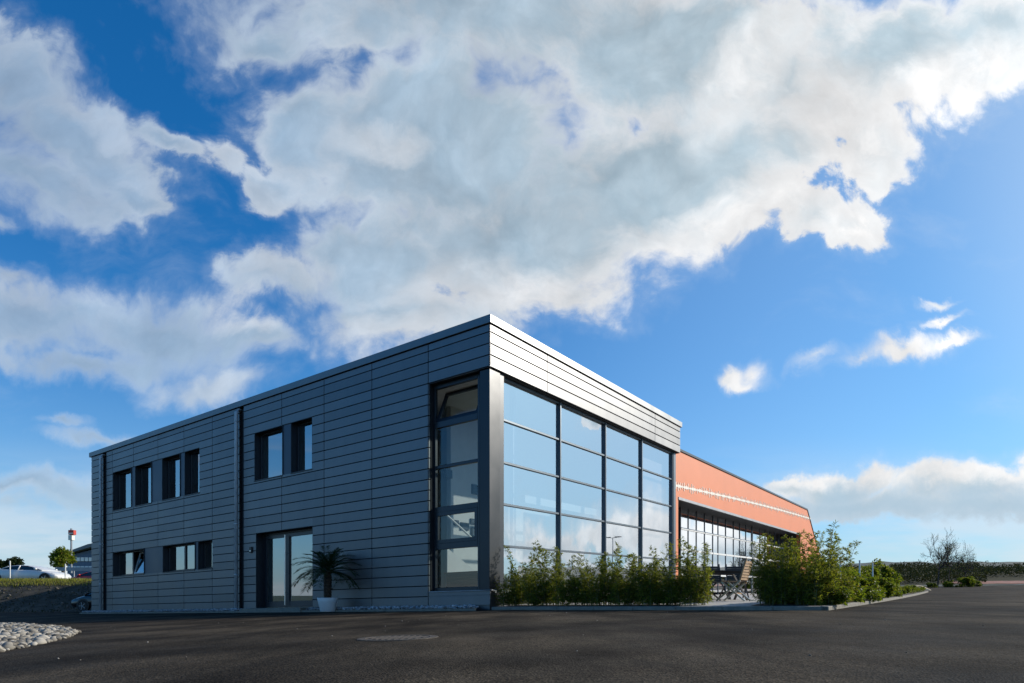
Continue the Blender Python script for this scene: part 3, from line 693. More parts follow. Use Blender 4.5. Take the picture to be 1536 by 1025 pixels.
# ------------------------------------------------------------------ gravel
def stones(region, count, r0, r1, zf, mat, name, seed, heap=0.0):
    rnd = random.Random(seed); t = (1 + 5 ** 0.5) / 2
    iv = [Vector(v).normalized() for v in ((-1, t, 0), (1, t, 0), (-1, -t, 0), (1, -t, 0), (0, -1, t), (0, 1, t), (0, -1, -t), (0, 1, -t), (t, 0, -1), (t, 0, 1), (-t, 0, -1), (-t, 0, 1))]
    fi = [(0, 11, 5), (0, 5, 1), (0, 1, 7), (0, 7, 10), (0, 10, 11), (1, 5, 9), (5, 11, 4), (11, 10, 2), (10, 7, 6), (7, 1, 8), (3, 9, 4), (3, 4, 2), (3, 2, 6), (3, 6, 8), (3, 8, 9), (4, 9, 5), (2, 4, 11), (6, 2, 10), (8, 6, 7), (9, 8, 1)]
    mb = MB()
    for _ in range(count):
        q, hz = region(rnd); r = rnd.uniform(r0, r1) * rnd.choice((0.7, 1, 1, 1.25))
        sx, sy, sz = r * rnd.uniform(0.8, 1.3), r * rnd.uniform(0.75, 1.1), r * rnd.uniform(0.55, 0.85); a = rnd.uniform(0, 6.28); ca, sa_ = math.cos(a), math.sin(a)
        z = zf(q.x, q.y) + hz + sz * 0.4; n = len(mb.v); tl = rnd.uniform(-0.4, 0.4)
        for v in iv:
            k = rnd.uniform(0.82, 1.12); x, y, w = v.x * sx * k, v.y * sy * k, v.z * sz * k + v.x * sx * tl
            mb.v.append((q.x + x * ca - y * sa_, q.y + x * sa_ + y * ca, z + w))
        mb.f += [tuple(n + i for i in f) for f in fi]; mb.m += [0] * 20
    o = mb.build(name, mat, fix=False, smooth=True); tag(o, kind='stuff'); return o
poly = [ground_px(x, y).xy for x, y in ((-170, 938), (0, 938.5), (60, 940), (95, 943.5), (117, 948.5), (108, 955), (80, 962), (40, 971), (0, 979), (-170, 1010))]
def inside(q):
    c = False; j = len(poly) - 1
    for i in range(len(poly)):
        a, b = poly[i], poly[j]
        if (a.y > q.y) != (b.y > q.y) and q.x < (b.x - a.x) * (q.y - a.y) / (b.y - a.y) + a.x: c = not c
        j = i
    return c
def edged(q):
    d = 9
    for i in range(len(poly)):
        a, b = poly[i], poly[(i + 1) % len(poly)]; t = max(0, min(1, (q - a).dot(b - a) / max(1e-6, (b - a).length_squared))); d = min(d, (q - a - (b - a) * t).length)
    return d
bx = (min(p.x for p in poly), max(p.x for p in poly), min(p.y for p in poly), max(p.y for p in poly))
def reg_heap(rnd):
    while True:
        q = Vector((rnd.uniform(bx[0], bx[1]), rnd.uniform(bx[2], bx[3])))
        if inside(q): return q, 0.055 * sstep(0, 0.5, edged(q))
o = stones(reg_heap, 8500, 0.016, 0.052, G, M['stone'], 'gravel_bed', 21); tag(o, 'bed of pale rounded stones on the asphalt at the left', 'gravel')
sdoor0, sdoor1 = DOOR[0] - 0.15, DOOR[1] + 0.15
def reg_strip(rnd):
    while True:
        s = rnd.uniform(0.35, LEN); o_ = rnd.uniform(0.02, 0.42)
        if not (sdoor0 < s < sdoor1): q = C + FL.u * s + FL.n * o_; return q, rnd.uniform(0.0, 0.06)
def SZ(x, y): return G(x, y) + 0.055
o = stones(reg_strip, 4200, 0.025, 0.042, SZ, M['stone2'], 'gravel_strip', 22); tag(o, 'strip of grey stones along the foot of the dark facade', 'gravel')
mb = MB(); 
for i in range(24):
    a = C + FL.u * (0.1 + (LEN - 0.1) * i / 24) + FL.n * 0.45; b = C + FL.u * (0.1 + (LEN - 0.1) * (i + 1) / 24 - 0.006) + FL.n * 0.45; ai = a + FL.n * 0.06; bi = b + FL.n * 0.06
    mb.hexa([(a.x, a.y, G(*a) - .2), (b.x, b.y, G(*b) - .2), (bi.x, bi.y, G(*bi) - .2), (ai.x, ai.y, G(*ai) - .2), (a.x, a.y, G(*a) + .06), (b.x, b.y, G(*b) + .06), (bi.x, bi.y, G(*bi) + .06), (ai.x, ai.y, G(*ai) + .06)])
o = mb.build('edging', M['conc']); tag(o, kind='structure')
mb = MB()
for i in range(24):
    a = C + FL.u * (0.1 + (LEN - 0.1) * i / 24) ; b = C + FL.u * (0.1 + (LEN - 0.1) * (i + 1) / 24); ai = a + FL.n * 0.45; bi = b + FL.n * 0.45
    mb.quad([(a.x, a.y, G(*a) + .045), (b.x, b.y, G(*b) + .045), (bi.x, bi.y, G(*bi) + .045), (ai.x, ai.y, G(*ai) + .045)])
o = mb.build('gravel_base', M['soil']); tag(o, kind='structure')

def reg_grit(rnd):
    return Vector((rnd.uniform(-7, 6), rnd.uniform(3.2, 13) )), 0.0
o = stones(reg_grit, 70, 0.004, 0.011, G, M['stone'], 'loose_grit', 44); tag(o, kind='stuff')
# manhole
mc = ground_px(597, 957.5); mc.z += 0.004
man = empty('manhole_cover', mc, R_(-20), 'round worn manhole cover with a stone ring set in the asphalt', 'manhole')
mb = MB(); mb.lathe([(0.30, -0.01), (0.30, 0.004), (0.36, 0.004), (0.375, 0.002), (0.375, -0.02)], 48); mb.build('ring', M['iron'], man)
mb = MB(); mb.lathe([(0.0, 0.001), (0.288, 0.001), (0.292, -0.02)], 48)
for i in range(9):
    x = -0.24 + i * 0.06; h = math.sqrt(max(0.0, 0.26 ** 2 - x * x)); mb.box(x - 0.012, x + 0.012, -h, h, 0.0, 0.005)
mb.build('lid', M['iron'], man)
man.rotation_euler = (math.atan(0.0), -math.atan(SLOPE), 0)

# ------------------------------------------------------------------ plants
def leafquad(mb, p, d, n, l, w):
    s = d.cross(n)
    if s.length < 1e-4: s = Vector((1, 0, 0))
    s = s.normalized() * w; m = p + d * (l * 0.4)
    k = len(mb.v); mb.v += [tuple(p), tuple(m + s), tuple(p + d * l - Vector((0, 0, l * 0.12))), tuple(m - s)]; mb.f.append((k, k + 1, k + 2, k + 3)); mb.m.append(0)
def rdir(rnd):
    z = rnd.uniform(-1, 1); a = rnd.uniform(0, 6.283); r = math.sqrt(1 - z * z); return Vector((r * math.cos(a), r * math.sin(a), z))

def bamboo_meshes(seed, h=1.6, culms=19, spread=0.27, dens=2.0):
    rnd = random.Random(seed); st = MB(); lf = MB()
    for c in range(culms):
        a = rnd.uniform(0, 6.283); r = spread * math.sqrt(rnd.random()); b = Vector((r * math.cos(a), r * math.sin(a), -0.03))
        hh = h * (rnd.uniform(0.34, 0.60) if c > 5 else (1.0 if c == 0 else rnd.uniform(0.66, 0.96))); lean = Vector((math.cos(a), math.sin(a), 0)) * rnd.uniform(0.02, 0.28) + rdir(rnd) * 0.05; lean.z = 0
        pts = [b + Vector((0, 0, hh * t)) + lean * (t * t * hh) for t in (0, 0.25, 0.5, 0.75, 1)]
        st.tube(pts, [0.009, 0.008, 0.006, 0.004, 0.002], 4, cap=False)
        nodes = int(hh / 0.085)
        for k in range(nodes):
            t = 0.12 + 0.88 * k / nodes; i = min(3, int(t * 4)); f = t * 4 - i; p = pts[i].lerp(pts[i + 1], f)
            for _ in range(3):
                d = rdir(rnd); d.z = abs(d.z) * 0.5 + 0.15; d.normalize(); bl = rnd.uniform(0.10, 0.28) * (1.05 - 0.8 * t) + 0.035
                q = p + d * bl
                st.tube([p, q], [0.003, 0.0015], 3, cap=False)
                for _l in range(int(5 * dens)):
                    pp = p.lerp(q, rnd.uniform(0.25, 1.0)); dd = (d + rdir(rnd) * 0.9).normalized(); dd.z -= 0.12; dd.normalize()
                    leafquad(lf, pp, dd, rdir(rnd), rnd.uniform(0.05, 0.10), rnd.uniform(0.0065, 0.0105))
    return st, lf
def shrub_meshes(seed, rx, h, n, ll=0.06, lw=0.022, clumps=14, stems=9):
    rnd = random.Random(seed); st = MB(); lf = MB(); cs = []
    for _ in range(clumps):
        a = rnd.uniform(0, 6.283); r = rx * math.sqrt(rnd.random()) * 0.8; z = h * rnd.uniform(0.12, 0.88) * (1 - 0.35 * (r / rx)); cs.append((Vector((r * math.cos(a), r * math.sin(a), z)), rnd.uniform(0.16, 0.32) * max(rx, 0.5)))
    for _ in range(stems):
        c, _r = rnd.choice(cs); b = Vector((rnd.uniform(-.1, .1), rnd.uniform(-.1, .1), -0.05)); e = c + Vector((0, 0, rnd.uniform(0.1, 0.3) * h)); st.tube([b, b.lerp(e, .5) + rdir(rnd) * .05, e], [0.012, 0.008, 0.003], 4, cap=False)
    for _ in range(n):
        c, r = rnd.choice(cs); d = rdir(rnd); p = c + d * (r * rnd.random() ** 0.4); p.z = max(0.01, p.z)
        leafquad(lf, p, (d * 0.6 + rdir(rnd)).normalized(), rdir(rnd), ll * rnd.uniform(0.7, 1.3), lw * rnd.uniform(0.8, 1.2))
    return st, lf
def make_plant(kind, stm, lfm, mats):
    root = empty(kind); s = stm.build('stems', mats[0], root, fix=False); f = lfm.build('foliage', mats[1], root, fix=False); return root
pcache = {}
def plant(kind, variants, key, loc, rz, sc, label, cat, group):
    if key not in pcache:
        o = make_plant(kind, *variants[key], ); pcache[key] = o
    else: o = copy_tree(pcache[key])
    o.location = loc; o.rotation_euler = (0, 0, rz); o.scale = sc
    tag(o, label, cat, group); return o
BM = (M['culm'], M['bamboo']); SM = (M['bark'], M['shrub'])
bv = {('b', i): (*bamboo_meshes(100 + i), BM) for i in range(5)}
sv = {('s', i): (*shrub_meshes(200 + i, 0.6, 1.0, 5200, 0.065, 0.024, 20), SM) for i in range(4)}
lv = {('l', i): (*shrub_meshes(300 + i, 0.5, 0.42, 1500, 0.05, 0.02, 10, 5), SM) for i in range(3)}
ORD = ['first', 'second', 'third', 'fourth', 'fifth', 'sixth', 'seventh', 'eighth', 'ninth', 'tenth', 'eleventh', 'twelfth', 'thirteenth', 'fourteenth', 'fifteenth', 'sixteenth', 'seventeenth', 'eighteenth', 'nineteenth', 'twentieth']
rnd = random.Random(77)
# front hedge: pixel positions of the spiky tops in the photograph
tops = [(762, 862), (783, 815), (805, 850), (824, 812), (848, 826), (874, 832), (894, 838), (914, 812), (937, 836), (962, 826), (978, 812), (998, 838), (1014, 826), (1046, 806)]
for k, (x, y) in enumerate(tops):
    r = (x - CX) / F; tt = 0.50 + (0.12 if k % 2 else -0.05)
    # intersect view ray with the hedge line (tt metres behind the kerb)
    o0 = kp(0, tt); d = -D2; den = d.x - r * d.y; s = (r * o0.y - o0.x) / den
    q = kp(s, tt); z = TZ(s, tt); top = CAMZ + (HY - y) / F * q.y
    hh = top - z; w = 0.95 + rnd.uniform(-.08, .12)
    lab = f"bamboo plant, {ORD[k]} from the building corner in the hedge along the front kerb"
    plant('bamboo_plant', bv, ('b', k % 5), (q.x, q.y, z), rnd.uniform(0, 6.28), (w, w, hh / 1.6), lab, 'bamboo', 'bamboo hedge in front of the glass wall')
# bamboo right of the seating gap and round the kerb corner
tops2 = [(1157, 800, 0.55), (1166, 822, 1.1), (1172, 792, 0.6), (1194, 808, 1.2), (1212, 802, 0.6), (1231, 815, 0.9), (1236, 786, 2.4), (1252, 812, 2.0)]
for k, (x, y, tt) in enumerate(tops2):
    r = (x - CX) / F; o0 = kp(0, tt); d = -D2; s = (r * o0.y - o0.x) / (d.x - r * d.y); q = kp(s, tt); z = TZ(s, tt)
    hh = CAMZ + (HY - y) / F * q.y - z
    lab = f"tall bamboo plant, {ORD[k]} from the left in the dark thicket right of the garden table"
    plant('bamboo_plant', bv, ('b', (k + 2) % 5), (q.x, q.y, z), rnd.uniform(0, 6.28), (0.95, 0.95, hh / 1.6), lab, 'bamboo', 'bamboo thicket by the kerb corner')
k = 0
for i in range(17):
    t = 1.0 + i * 0.95; s = KW - 0.55 - (0.35 if i % 2 else 0.0) + (0.1 if i % 3 == 0 else 0); q = kp(s, t); z = TZ(s, t)
    hh = (1.0 + 0.25 * math.sin(i * 1.9)) * (1.15 if 10 < i < 15 else 1.0); hh *= 0.7 if i < 2 else 1.0
    lab = f"leafy green shrub, {ORD[i]} from the kerb corner along the sunlit kerb"
    plant('shrub', sv, ('s', i % 4), (q.x, q.y, z), rnd.uniform(0, 6.28), (1.15, 1.15, hh), lab, 'shrub', 'shrubs along the sunlit kerb')
for i in range(12):
    t = 0.6 + i * 1.1; s = KW - 0.38; q = kp(s, t); z = TZ(s, t)
    lab = f"low ground shrub, {ORD[i]} from the kerb corner right behind the kerb stones"
    plant('low_shrub', lv, ('l', i % 3), (q.x, q.y, z), rnd.uniform(0, 6.28), (0.55, 0.55, 0.7), lab, 'shrub', 'low shrubs behind the kerb')
for i in range(14):
    t = 17 + i * 1.7; s = KW - 0.6 - (0.4 if i % 2 else 0); q = kp(s, t); z = TZ(s, t)
    lab = f"small dark shrub, {ORD[i]} beyond the tall shrubs toward the kerb end"
    plant('low_shrub', lv, ('l', i % 3), (q.x, q.y, z), rnd.uniform(0, 6.28), (1.1, 1.1, 1.5 - 0.05 * i), lab, 'shrub', 'small shrubs toward the kerb end')
# white stakes among the shrubs
for k, (x, y0, tt) in enumerate(((1250, 839, 6.0), (1260.5, 836, 7.5), (1289.5, 841, 12.0), (1309, 845, 16.0))):
    s = KW - 0.3; q = kp(s, tt); r = (x - CX) / F; t = (r * C.y + r * (-D2.y) * s - C.x + D2.x * s) / (D1.x - r * D1.y); q = kp(s, t); z = TZ(s, t); top = CAMZ + (HY - y0) / F * q.y
    mb = MB(); mb.tube([(0, 0, -0.1), (0, 0, top - z)], 0.022, 8); mb.lathe([(0.022, top - z - 0.01), (0.028, top - z), (0.0, top - z + 0.015)], 8)
    o = mb.build('stake', M['whitep'], loc=(q.x, q.y, z)); tag(o, f"thin white stake among the shrubs, {ORD[k]} from the left of four", 'stake', 'white stakes in the shrubs')

# palm in its pot
ps = FL.px(491.5, off=-0.62); pq = C + FL.u * ps + FL.n * 0.62; pp = Vector((pq.x, pq.y, G(pq.x, pq.y) + 0.012))
pot = empty('plant_pot', pp, 0, 'white tapered pot standing beside the entrance door', 'pot')
mb = MB(); mb.lathe([(0.0, 0.0), (0.215, 0.0), (0.225, 0.01), (0.285, 0.30), (0.315, 0.42), (0.30, 0.43), (0.285, 0.42), (0.27, 0.34)], 40); mb.build('vessel', M['pot'], pot, smooth=True)
mb = MB(); mb.lathe([(0.0, 0.36), (0.15, 0.365), (0.275, 0.35)], 24); mb.build('potting_soil', M['mulch'], pot)
palm = empty('palm_tree', pp + Vector((0, 0, 0.36)), 0, 'small dark palm growing in the white pot by the door', 'palm')
rnd = random.Random(9)
mb = MB(); prof = []
for i in range(19):
    z = i * 0.048; prof.append((0.115 - 0.02 * abs(i / 18 - 0.6) + (0.016 if i % 2 else 0.0), z))
prof.append((0.05, 0.92)); mb.lathe(prof, 16); mb.build('trunk', M['palmtrunk'], palm)
fr = MB(); st = MB()
for k in range(44):
    a = k * 2.39996 + rnd.uniform(-.2, .2); el = R_(78 - 82 * (k / 44) + rnd.uniform(-8, 8)); L = rnd.uniform(0.85, 1.15) * (1.0 if k > 8 else 0.8)
    d = Vector((math.cos(a) * math.cos(el), math.sin(a) * math.cos(el), math.sin(el))); p = Vector((d.x * 0.06, d.y * 0.06, 0.84 + 0.06 * math.sin(el))); pts = [p]
    for i in range(10):
        d = (d + Vector((0, 0, -0.085 - 0.02 * i * 0.5))).normalized(); p = p + d * (L / 10); pts.append(p)
    st.tube(pts, [0.011 - 0.0009 * i for i in range(11)], 4, cap=False)
    side = d.cross(Vector((0, 0, 1))).normalized()
    for i in range(2, 11):
        dd = (pts[i] - pts[i - 1]).normalized()
        for u in (0.0, 0.33, 0.66):
            for sg in (-1, 1):
                q = pts[i - 1].lerp(pts[i], u); l = (0.34 - 0.02 * abs(i - 5)) * rnd.uniform(0.85, 1.1)
                e = (side * sg * 0.85 + dd * 0.75 + Vector((0, 0, 0.18 + rnd.uniform(-.15, .15)))).normalized()
                leafquad(fr, q, e, Vector((rnd.uniform(-.3, .3), rnd.uniform(-.3, .3), 1)), l, 0.011)
st.build('frond_rib', M['palm'], palm, fix=False); fr.build('frond', M['palm'], palm, fix=False)

# ------------------------------------------------------------------ garden furniture
def make_table(loc, rz):
    t = empty('garden_table', loc, rz, 'dark slatted garden table on the terrace behind the bamboo', 'table')
    mb = MB()
    for i in range(9): mb.box(-0.6, 0.6, -0.40 + i * 0.09, -0.40 + i * 0.09 + 0.078, 0.72, 0.745)
    mb.build('tabletop', M['darkwood'], t)
    mb = MB(); mb.box(-0.54, 0.54, -0.34, -0.30, 0.65, 0.719); mb.box(-0.54, 0.54, 0.32, 0.36, 0.65, 0.719); mb.build('apron', M['darkwood'], t)
    for sx in (-1, 1):
        for sy in (-1, 1):
            mb = MB(); mb.bar((sx * 0.50, sy * 0.33, 0.718), (sx * 0.55, -sy * 0.30, 0.0), 0.05, 0.035); mb.build('leg', M['darkwood'], t)
    return t
def make_chair(mat):
    c = empty('garden_chair')
    mb = MB()
    for i in range(7): mb.box(-0.22, 0.22, -0.21 + i * 0.06, -0.21 + i * 0.06 + 0.05, 0.44, 0.46)
    mb.build('seat', mat, c)
    mb = MB()
    for i in range(7):
        z = 0.50 + i * 0.062; y = 0.225 + (z - 0.46) * 0.28; mb.bar((-0.21, y, z), (0.21, y, z), 0.016, 0.056)
    for sx in (-1, 1): mb.bar((sx * 0.225, 0.20, 0.40), (sx * 0.225, 0.225 + 0.50 * 0.28, 0.96), 0.035, 0.03)
    mb.build('backrest', mat, c)
    for sx in (-1, 1):
        mb = MB(); mb.bar((sx * 0.235, 0.235, 0.46), (sx * 0.235, -0.30, 0.0), 0.028, 0.035); mb.build('leg', M['steel'] if mat is M['teak'] else mat, c)
        mb = MB(); mb.bar((sx * 0.20, -0.20, 0.44), (sx * 0.20, 0.32, 0.0), 0.028, 0.035); mb.build('leg', M['steel'] if mat is M['teak'] else mat, c)
    mb = MB(); mb.bar((-0.235, 0.12, 0.17), (0.235, 0.12, 0.17), 0.022, 0.03); mb.build('stretcher', mat, c)
    return c
def terr(x, Y):
    X = (x - CX) / F * Y; v = Vector((X, Y)) - C; return Vector((X, Y, TZ(v.dot(-D2), v.dot(D1))))
tl = terr(1082, 16.4)
make_table(tl, R_(12))
ch = make_chair(M['teak']); ch.location = terr(1100, 15.6); ch.rotation_euler = (0, 0, R_(-128)); ch.scale = (1.08, 1.08, 1.06); tag(ch, 'sunlit tan slatted folding chair with steel legs at the right end of the garden table', 'chair', 'chairs round the garden table')
dk = make_chair(M['darkwood']); dk.location = terr(1106, 17.2); dk.rotation_euler = (0, 0, R_(-8)); tag(dk, 'dark slatted folding chair behind the right half of the garden table', 'chair', 'chairs round the garden table')
for x, Y, rz, lb in ((1058, 16.2, 95, 'dark slatted folding chair at the left end of the garden table'), (1074, 17.3, 4, 'dark slatted folding chair behind the left half of the garden table')):
    c2 = copy_tree(dk); c2.location = terr(x, Y); c2.rotation_euler = (0, 0, R_(rz)); tag(c2, lb, 'chair', 'chairs round the garden table')

# ------------------------------------------------------------------ embankment on the left
def ez(x, y):
    t = sstep(33.8, 38.6, y); return -0.56 + t * 1.78 + (0.10 * mnoise.noise(Vector((x * 0.6, y * 0.6, 0))) + 0.07 * mnoise.noise(Vector((x * 1.7, y * 1.7, 3)))) * (t * (1 - t) * 4 + 0.15)
o = grid(frange(-75, -6, 150), frange(33.0, 39.4, 40) , ez).build('embankment', M['soil'], fix=False, smooth=True); tag(o, kind='structure')
o = grid(frange(-120, -6, 60), frange(39.4, 170, 40), lambda x, y: ez(x, 39.4) + 0.0 * y - 0.004 * (y - 39.4) * sstep(41, 60, y)).build('verge', M['field'], fix=False, smooth=True); tag(o, kind='structure')
rnd = random.Random(31); mb = MB()
for _ in range(17000):
    x = rnd.uniform(-45, -17); y = rnd.uniform(37.3, 40.4); b = Vector((x, y, ez(x, min(y, 39.4)) - 0.02)); d = Vector((rnd.uniform(-.5, .5), rnd.uniform(-.5, .5), 1)).normalized()
    leafquad(mb, b, d, rdir(rnd), rnd.uniform(0.10, 0.34), 0.014)
o = mb.build('grass', M['grass'], fix=False); tag(o, kind='stuff')
mb = MB(); rnd = random.Random(33)
for _ in range(7000):
    x = rnd.uniform(-45, -17); y = 33.4 + 5.2 * rnd.random(); b = Vector((x, y, ez(x, y) - 0.01))
    leafquad(mb, b, (rdir(rnd) + Vector((0, -.2, .7))).normalized(), rdir(rnd), rnd.uniform(0.05, 0.22), 0.02)
o = mb.build('weeds', M['scrub'], fix=False); tag(o, kind='stuff')
def reg_bank(rnd):
    x = rnd.uniform(-45, -18); y = rnd.uniform(33.6, 38.8); return Vector((x, y)), 0.0
o = stones(reg_bank, 500, 0.03, 0.09, ez, M['earthstone'], 'loose_stones', 41); tag(o, kind='stuff')

# ------------------------------------------------------------------ cars
def make_car(kind, paint, loc, rz, L=4.55, W=1.72, Hh=1.36, label='', wb=2.7):
    """car pointing to +x; body lofted over stations"""
    c = empty(kind, loc, rz, label, 'car'); hl = L / 2
    # side line of the body: (x, belt height); lower body
    low = [(-hl, 0.42, 0.78, 0.80), (-hl + 0.10, 0.30, 0.92, 0.90), (-hl + 0.6, 0.24, 0.95, 0.97), (-0.9, 0.22, 0.93, 1.0), (0.6, 0.22, 0.90, 1.0), (1.15, 0.22, 0.87, 0.99), (hl - 0.5, 0.24, 0.76, 0.95), (hl - 0.12, 0.28, 0.66, 0.86), (hl, 0.36, 0.54, 0.74)]
    mb = MB(); k = 10
    def ring(x, zb, zt, w):
        h = W / 2 * w; zm = (zb + zt) / 2
        return [(x, -h * 0.90, zb), (x, -h, zb + 0.12), (x, -h, zm + 0.05), (x, -h * 0.95, zt - 0.06), (x, -h * 0.82, zt), (x, h * 0.82, zt), (x, h * 0.95, zt - 0.06), (x, h, zm + 0.05), (x, h, zb + 0.12), (x, h * 0.90, zb)]
    def loft(mb, rings):
        base = len(mb.v); n = len(rings[0])
        for r in rings: mb.v += r
        for i in range(len(rings) - 1):
            for j in range(n): mb.f.append((base + i * n + j, base + i * n + (j + 1) % n, base + (i + 1) * n + (j + 1) % n, base + (i + 1) * n + j)); mb.m.append(0)
        mb.f.append(tuple(base + j for j in range(n))); mb.m.append(0); mb.f.append(tuple(base + (len(rings) - 1) * n + j for j in range(n))); mb.m.append(0)
    loft(mb, [ring(*r) for r in low])
    # roof shell
    rt = Hh; roofx = [(-1.45, 0.93, 0.84), (-0.95, rt - 0.06, 0.72), (-0.35, rt, 0.70), (0.25, rt - 0.02, 0.70), (0.55, rt - 0.10, 0.72), (1.25, 0.88, 0.84)]
    top = []
    for x, z, w in roofx: top.append([(x, -W / 2 * w, z - 0.035), (x, -W / 2 * w * 0.9, z), (x, W / 2 * w * 0.9, z), (x, W / 2 * w, z - 0.035)])
    loft(mb, top)
    for sx in (-1, 1):      # pillars
        for (xa, za, wa), (xb, zb_, wb_) in (((-1.45, 0.90, .86), (-0.95, rt - .08, .72)), ((-0.25, 0.90, .89), (-0.22, rt - .02, .71)), ((1.25, 0.86, .86), (0.55, rt - .12, .73))):
            mb.bar((xa, sx * W / 2 * wa, za), (xb, sx * W / 2 * wb_, zb_), 0.06, 0.05)
    bd = bevel(mb.build('body', paint, c), 0.03, 2)
    for p in bd.data.polygons: p.use_smooth = True
    g = MB()
    for sx in (-1, 1):
        g.quad([(-1.40, sx * W / 2 * .855, 0.91), (1.18, sx * W / 2 * .855, 0.88), (0.55, sx * W / 2 * .715, rt - .11), (-0.35, sx * W / 2 * .70, rt - .03), (-0.95, sx * W / 2 * .715, rt - .08)])
    g.quad([(1.2, -W / 2 * .84, 0.885), (1.2, W / 2 * .84, 0.885), (0.545, W / 2 * .70, rt - .115), (0.545, -W / 2 * .70, rt - .115)])
    g.quad([(-1.42, -W / 2 * .84, 0.925), (-1.42, W / 2 * .84, 0.925), (-0.94, W / 2 * .70, rt - .08), (-0.94, -W / 2 * .70, rt - .08)])
    g.build('car_window', M['carglass'], c, fix=False)
    for sx in (-1, 1):
        for x in (-wb / 2 - 0.05, wb / 2 - 0.05):
            wh = MB(); ax = 0.32
            rings = [(0.20, -0.10), (0.30, -0.105), (0.32, -0.08), (0.32, 0.08), (0.30, 0.105), (0.20, 0.10)]
            wh.lathe(rings, 24); wh.v = [(vx + x, vz + sx * (W / 2 - 0.09), vy + ax) for vx, vy, vz in wh.v]
            w = wh.build('wheel', M['rubber'], c, smooth=False)
            rm = MB(); rm.lathe([(0.0, 0.06), (0.05, 0.07), (0.06, 0.055), (0.19, 0.075), (0.215, 0.10), (0.215, -0.1)], 24)
            rm.v = [(vx + x, sx * (vz + W / 2 - 0.085), vy + ax) for vx, vy, vz in rm.v]
            for q in range(5):
                a = q * 1.2566; rm.bar((x, sx * (W / 2 + 0.01), ax), (x + 0.2 * math.cos(a), sx * (W / 2 + 0.012), ax + 0.2 * math.sin(a)), 0.05, 0.03)
            rm.build('rim', M['trim'] if paint is M['blackcar'] else M['lampglass'], w)
            ar = MB(); ar.lathe([(0.0, 0.0), (0.36, 0.0), (0.36, 0.03), (0.0, 0.03)], 24); ar.v = [(vx + x, sx * (vz + W / 2 - 0.025), min(vy + ax + 0.02, 0.74)) for vx, vy, vz in ar.v]
            ar.build('wheel_arch', M['black'], c)
        hb = MB(); hb.hexa([(hl - 0.28, sx * W * .27, 0.55), (hl - 0.02, sx * W * .22, 0.50), (hl - 0.02, sx * W * .34, 0.50), (hl - 0.30, sx * W * .43, 0.55), (hl - 0.28, sx * W * .27, 0.70), (hl - 0.06, sx * W * .22, 0.60), (hl - 0.06, sx * W * .34, 0.60), (hl - 0.32, sx * W * .43, 0.70)])
        hb.build('headlight', M['lampglass'], c)
        mr = MB(); mr.box(0.88, 1.02, sx * W / 2 * 0.95, sx * (W / 2 * 0.95 + 0.16), 0.90, 1.0); bevel(mr.build('mirror', paint, c), 0.03, 2)
    pl = MB(); pl.box(hl - 0.01, hl + 0.012, -0.26, 0.26, 0.38, 0.48); pl.build('number_plate', M['whitep'], c)
    return c
def wz(x, y, Y, dz): p = at(x, y, Y); p.z -= dz; return p
cy = 41.0; wheelpx = (9.6, 81.3); cxm = sum(wheelpx) / 2; wbm = (wheelpx[1] - wheelpx[0]) / F * cy
make_car('parked_car', M['silver'], at(cxm, 848.5, cy) - Vector((-0.05, 0, 1.20)), 0, 4.3, 1.72, 1.20, 'silver saloon car parked on the grass above the embankment', wb=wbm)
cy = 47.0
make_car('parked_car', M['redcar'], at(134, 857.0, cy) - Vector((-0.8, 0, 1.25)), R_(180), 4.4, 1.72, 1.25, 'red car parked behind the silver one above the embankment', wb=2.6)
bl = at(104.5, 913, 33.0)
make_car('parked_car', M['blackcar'], Vector((bl.x + 2.05, 33.6, -0.50)), R_(180 - 10), 4.3, 1.72, 1.34, 'black car mostly hidden behind the far end of the dark building', wb=2.55)

# ------------------------------------------------------------------ things beyond the embankment
def crown(seed, n, rx, rz, lsize, c, lw=0.4, clumps=22):
    rnd = random.Random(seed); mb = MB(); cs = []
    for _ in range(clumps):
        d = rdir(rnd) * (rnd.random() ** 0.45); cs.append((Vector((d.x * rx, d.y * rx, d.z * rz)) * 0.8 + c, rnd.uniform(0.22, 0.4) * rx))
    for _ in range(n):
        q, r = rnd.choice(cs); d = rdir(rnd); p = q + d * (r * rnd.random() ** 0.45); leafquad(mb, p, (d + rdir(rnd)).normalized(), rdir(rnd), lsize * rnd.uniform(.7, 1.3), lsize * lw)
    return mb
def leafy_tree(name, x, ytop, ybase, Y, rxpx, mat, seed, label, n=2600, ls=0.16, ratio=None):
    b = at(x, ybase, Y); top = at(x, ytop, Y); h = top.z - b.z; rx = rxpx / F * Y
    t = empty(name, b, 0, label, 'tree'); rnd = random.Random(seed)
    mb = MB(); mb.tube([(0, 0, -1.5), (0.03, 0, h * .3), (0, 0.02, h * .75)], [0.14, 0.10, 0.03], 8)
    for k in range(7): a = k * 0.9; mb.tube([(0, 0, h * (.2 + .06 * k)), (math.cos(a) * rx * .6, math.sin(a) * rx * .6, h * (.4 + .06 * k))], [0.05, 0.015], 5, cap=False)
    mb.build('trunk', M['bark'], t)
    crown(seed, n, rx, h * 0.5, ls, Vector((0, 0, h * 0.55)), clumps=30).build('crown', mat, t, fix=False); return t
leafy_tree('lime_tree', 94, 823, 856, 52, 17, M['lime'], 51, 'yellow-green leafy tree behind the silver car', 3000, 0.16)
leafy_tree('dark_tree', 22, 838, 852, 60, 12, M['dark'], 52, 'dark green round tree behind the silver car, nearest the middle of its roof', 2200, 0.17)
leafy_tree('dark_tree', 3, 842, 853, 61, 10, M['dark'], 53, 'dark green tree at the left edge behind the boot of the silver car', 1800, 0.17)
